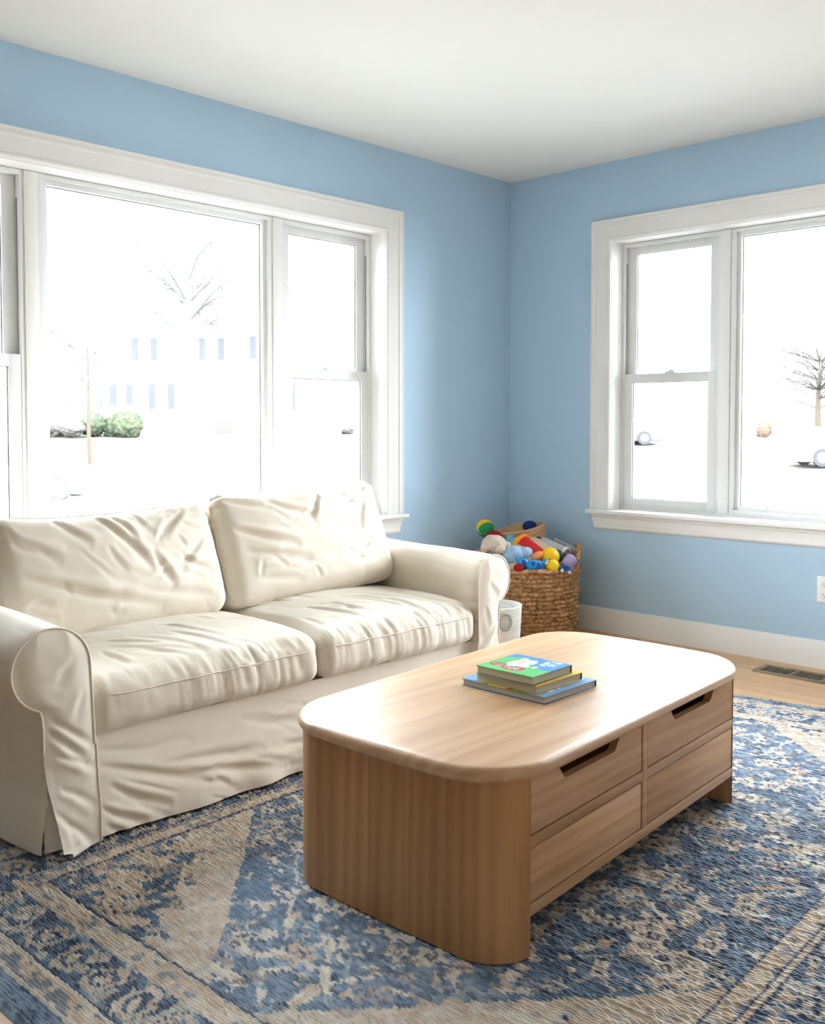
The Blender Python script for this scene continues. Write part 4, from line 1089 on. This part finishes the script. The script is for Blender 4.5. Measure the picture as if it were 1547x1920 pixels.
# ------------------------------------------------------------------ outside
HC = np.array([-4.4, -3.5])
def gz(x, y):
    r = np.hypot(np.asarray(x)-HC[0], np.asarray(y)-HC[1])
    return np.interp(r, [0, 6, 14, 22, 33, 56, 140], [-.55, -.55, -.80, -.95, -.95, .42, .9])
M_LAWN = mat('dormant_lawn', (0.081, 0.077, 0.065, 1), .95, .05); vary(M_LAWN, coords(M_LAWN), (0.069, 0.068, 0.054, 1), (0.096, 0.091, 0.077, 1), .8, 5)
M_DRIVE = mat('pale_concrete', lin(128, 128, 126), .95, .05)
th = np.linspace(math.radians(-30), math.radians(120), 60); rr = np.linspace(0, 1, 50)**1.6*110+29.5
T, Rr = np.meshgrid(th, rr, indexing='ij')
X, Y = HC[0]+Rr*np.cos(T), HC[1]+Rr*np.sin(T)
b = MB(); b.grid(np.stack([X, Y, gz(X, Y)], -1)); lw = b.build('lawn_ground', M_LAWN, None, origin=(0, 0, -.5), smooth=180); strct(lw)
M_ROAD = mat('road', lin(200, 200, 200), .9, .1)
rr = np.linspace(4.6, 21.5, 24); T, Rr = np.meshgrid(th, rr, indexing='ij'); X, Y = HC[0]+Rr*np.cos(T), HC[1]+Rr*np.sin(T)
b = MB(); b.grid(np.stack([X, Y, gz(X, Y)], -1)); strct(b.build('driveway', M_DRIVE, None, origin=(0, 0, -.5), smooth=180))
rr = np.linspace(21, 30, 8); T, Rr = np.meshgrid(th, rr, indexing='ij'); X, Y = HC[0]+Rr*np.cos(T), HC[1]+Rr*np.sin(T)
b = MB(); b.grid(np.stack([X, Y, gz(X, Y)+.02], -1)); strct(b.build('street', M_ROAD, None, origin=(0, 0, -.9), smooth=180))

M_SIDE = mat('siding', lin(236, 236, 232), .8, .1); M_ROOF = mat('roof_shingle', (0.084, 0.084, 0.086, 1), .9, .1); M_SHUT = mat('shutter', (0.061, 0.064, 0.069, 1), .7, .1); M_PANEO = mat('outdoor_glass', (0.070, 0.074, 0.082, 1), .3, .3); M_BRICK = mat('brick', (0.091, 0.082, 0.077, 1), .9, .1)
def frame2(c, yaw):
    return Matrix.Translation(Vector((c[0], c[1], float(gz(c[0], c[1])))) ) @ Matrix.Rotation(yaw, 4, 'Z')
def house(c, yaw, w, d, h, wins, label, brick=None):
    M = frame2(c, yaw)
    t = empty('house', M.translation, label, 'house')
    b = MB(); b.box(-w/2, w/2, 0, d, -.4, h, M=M); b.build('wall', M_SIDE, t, smooth=0)
    b = MB(); b.prism([(-.5, h-.1), (d/2, h+2.6), (d+.5, h-.1), (d+.5, h+.1), (d/2, h+2.85), (-.5, h+.1)], lambda y, z, x: M @ Vector((x, y, z)), -w/2-.4, w/2+.4); b.build('roof', M_ROOF, t, smooth=0)
    for (x, z, ww, wh) in wins:
        b = MB(); b.box(x-ww/2, x+ww/2, -.06, .02, z-wh/2, z+wh/2, M=M); f_ = b.build('window', M_PANEO, t, smooth=0)
        for s in (-1, 1):
            b = MB(); xa = x+s*(ww/2+.22); b.box(xa-.18, xa+.18, -.08, .02, z-wh/2, z+wh/2, M=M); b.build('shutter', M_SHUT, f_, smooth=0)
    if brick is not None:
        b = MB(); b.box(brick-.6, brick+.6, -.12, .02, -.2, 2.9, M=M); b.build('door_surround', M_BRICK, t, smooth=0)
yaw = math.atan2(-.722, .692)
house((30.2, 45.4), yaw, 15.5, 8, 6.4, [(-6.0, 2.3, .55, 1.2), (-3.6, 2.2, .7, 1.5), (3.6, 2.2, .7, 1.6), (-4.6, 5.0, .7, 1.3), (-.6, 5.0, .7, 1.3), (2.4, 5.1, .7, 1.3), (5.6, 5.0, .7, 1.3), (6.2, 2.2, .9, 1.6)], 'pale two-storey house with shutters across the street through the left window', .2)
M_BUSH = mat('bush_leaves', lin(150, 172, 128), .9, .1); vary(M_BUSH, coords(M_BUSH), (0.031, 0.047, 0.028, 1), (0.068, 0.070, 0.044, 1), 1.4, 4)
M_TWIG = mat('bare_twigs', (0.091, 0.084, 0.079, 1), .9, .1); M_BARK = mat('bark', (0.069, 0.056, 0.041, 1), .9, .1)
def bush(c, r, label, m, seed, name='bush'):
    z = float(gz(c[0], c[1])); b = MB(); rg = np.random.default_rng(seed)
    for k in range(7):
        o = rg.normal(0, .42, 2)*r[0]
        b.ball((c[0]+o[0], c[1]+o[1], z+r[1]*(.35+.25*rg.random())), (r[0]*.5, r[0]*.5, r[1]*.5), 26, fn=lump(seed+k, 11/r[0], .7))
    props(b.build(name, m, None, smooth=180), label, 'bush')
bush((22.9, 43.9), (1.25, 1.25), 'round green bush on the lawn seen through the big left window', M_BUSH, 2)
bush((19.3, 46.0), (1.2, .8), 'brown leafless hedge at the left edge of the view outside', M_TWIG, 3)
bush((34.2, 39.4), (.9, .7), 'small greyish bush below the far house window through the right sash', M_TWIG, 5)
bush((45.6, 18.9), (.5, .8), 'small orange shrub outside seen through the right wall window', mat('orange_leaves', (0.092, 0.063, 0.046, 1), .9, .1), 6)
def tree(c, h, r, label, seed, n_br, m, lean=0.0, spread=.8, bark=None):
    z = float(gz(c[0], c[1])); rg = np.random.default_rng(seed)
    t = empty('tree', (c[0], c[1], z), label, 'tree')
    b = MB(); P = [(c[0]+lean*k, c[1]-lean*k+.05*math.sin(k*5), z+h*k-.1) for k in np.linspace(0, 1, 10)]
    b.tube(P, np.linspace(r, r*.35, 10), 9); b.build('trunk', bark or M_BARK, t, smooth=60)
    tw_ = MB()
    for k in range(n_br):
        f = rg.uniform(.42, 1); a = rg.uniform(0, 2*PI); L = h*rg.uniform(.22, .42); s_ = np.array(P[int(f*9)])
        bb = MB(); e_ = s_+np.array([math.cos(a)*L*spread, math.sin(a)*L*spread, L*.62]); mid = (s_+e_)/2+rg.normal(0, .06*L, 3)+[0, 0, .05*L]
        bb.tube([s_, mid, e_], [r*.28, r*.18, r*.06], 6); bb.build('branch', m, t, smooth=60)
        for q in range(16):
            g = rg.uniform(.25, 1); o_ = s_*(1-g)+e_*g; d_ = rg.normal(0, 1, 3)+np.array([math.cos(a)*.8, math.sin(a)*.8, .7]); d_ *= L*rg.uniform(.12, .30)/np.linalg.norm(d_)
            tw_.tube([o_, o_+d_*.5+rg.normal(0, .02*L, 3), o_+d_], [max(r*.07, .018), max(r*.045, .014), .008], 4)
            tw_.tube([o_+d_*.5, o_+d_*.5+rg.normal(0, .10*L, 3)], [max(r*.04, .014), .008], 4)
    tw = tw_.build('twigs', m, t, smooth=60); tw['kind'] = 'stuff'
M_PALEL = mat('pale_buds', (0.115, 0.114, 0.109, 1), .9, .1)
tree((12.1, 27.4), 4.6, .085, 'slim young street tree with pale trunk outside the big left window', 3, 14, M_PALEL, -.06)
tree((26.0, 42.6), 9.5, .45, 'big pale tree trunk standing before the house across the street', 8, 18, M_PALEL, 0, .8, M_PALEL)
tree((50.6, 18.2), 4.6, .2, 'spreading bare tree at the right edge seen through the right window', 5, 60, M_TWIG, 0, 1.9)
M_CARW = mat('car_white', lin(240, 241, 244), .3, .5); M_CARG = mat('car_grey', (0.076, 0.078, 0.088, 1), .3, .5); M_TYRE = mat('tyre', (0.047, 0.047, 0.052, 1), .8, .1); M_CARGL = mat('car_glass', (0.065, 0.069, 0.077, 1), .3, .5)
def car(c, yaw, m, label):
    M = frame2(c, yaw) ; t = empty('car', M.translation, label, 'car')
    b = MB()
    P = [(-2.2, .17), (2.2, .17), (2.25, .75), (2.0, .85), (1.05, .95), (.45, 1.42), (-1.2, 1.45), (-1.9, .98), (-2.25, .85)]
    b.prism(P, lambda x, z, y: M @ Vector((x, y, z)), -.85, .85, .06); b.build('car_body', m, t, smooth=40)
    for s in (-1, 1):
        b = MB(); b.prism([(.85, .97), (.40, 1.34), (-1.1, 1.36), (-1.6, 1.0)], lambda x, z, y: M @ Vector((x, y, z)), s*.80, s*.862); b.build('side_window', M_CARGL, t, smooth=0)
        for x in (-1.38, 1.38):
            Mw = M @ Matrix.Translation((x, s*.80, .33)) @ Matrix.Rotation(PI/2, 4, 'X')
            b = MB(); b.lathe([(0, -.10), (.20, -.10), (.33, -.09), (.34, 0), (.33, .09), (.20, .10), (0, .10)], (0, 0, 0), 28, Mw); w_ = b.build('wheel', M_TYRE, t, smooth=40)
            b = MB(); b.lathe([(0, -.105), (.19, -.105), (.21, 0), (.19, .105), (0, .105)], (0, 0, 0), 20, Mw); b.build('hub_cap', M_CARW, w_, smooth=40)
car((7.35, 22.65), math.radians(-44), M_CARW, 'white parked car in the street outside the left end of the big window')
car((37.2, 22.95), math.radians(-46), M_CARG, 'grey car parked far off, seen through the right window lower sash')
car((33.5, 10.3), math.radians(-46), M_CARW, 'white car parked outside at the right edge of the right window')

# ------------------------------------------------------------------ light
w = bpy.data.worlds.new('overcast'); sc.world = w; w.use_nodes = True
N, L = w.node_tree.nodes, w.node_tree.links; bg = N['Background']
bg.inputs['Color'].default_value = (.935, .98, 1.06, 1); bg.inputs['Strength'].default_value = 6.0
tc = N.new('ShaderNodeTexCoord'); sp = N.new('ShaderNodeSeparateXYZ'); L.new(tc.outputs['Generated'], sp.inputs[0])
mr = N.new('ShaderNodeMapRange'); L.new(sp.outputs['Z'], mr.inputs[0]); mr.inputs['From Min'].default_value = 0; mr.inputs['From Max'].default_value = 1
mr.inputs['To Min'].default_value = 7.8; mr.inputs['To Max'].default_value = 5.6; L.new(mr.outputs[0], bg.inputs['Strength'])
def portal(name, loc, rot, sx, sy):
    l = bpy.data.lights.new(name, 'AREA'); l.shape = 'RECTANGLE'; l.size = sx; l.size_y = sy; l.cycles.is_portal = True
    o = bpy.data.objects.new(name, l); COL.objects.link(o); o.location = loc; o.rotation_euler = rot
zc, zh = (WZ0+WZ1)/2, WZ1-WZ0
portal('portal_left', (-(LU0+LU1)/2, .20, zc), (-PI/2, 0, 0), LU1-LU0, zh)
portal('portal_right', (.20, -(RU0+RU1)/2, zc), (-PI/2, 0, -PI/2), RU1-RU0, zh)

# ------------------------------------------------------------------ camera
cam = bpy.data.cameras.new('camera'); co = bpy.data.objects.new('camera', cam); COL.objects.link(co)
cam.sensor_fit = 'VERTICAL'; cam.sensor_height = 36; cam.lens = 1854.5*36/1920; cam.shift_y = -96.8/1920
co.location = (-4.424, -3.483, 1.097); co.rotation_euler = (PI/2+math.radians(-2.193), 0, -math.radians(46.182))
sc.camera = co
sc.view_settings.view_transform = 'Standard'; sc.view_settings.look = 'None'; sc.view_settings.gamma = 1; sc.view_settings.use_curve_mapping = False
sc.view_settings.exposure = 1.92
sc.cycles.use_denoising = True
sc.cycles.max_bounces = 8; sc.cycles.diffuse_bounces = 5; sc.cycles.transparent_max_bounces = 16
sc.cycles.sample_clamp_indirect = 8
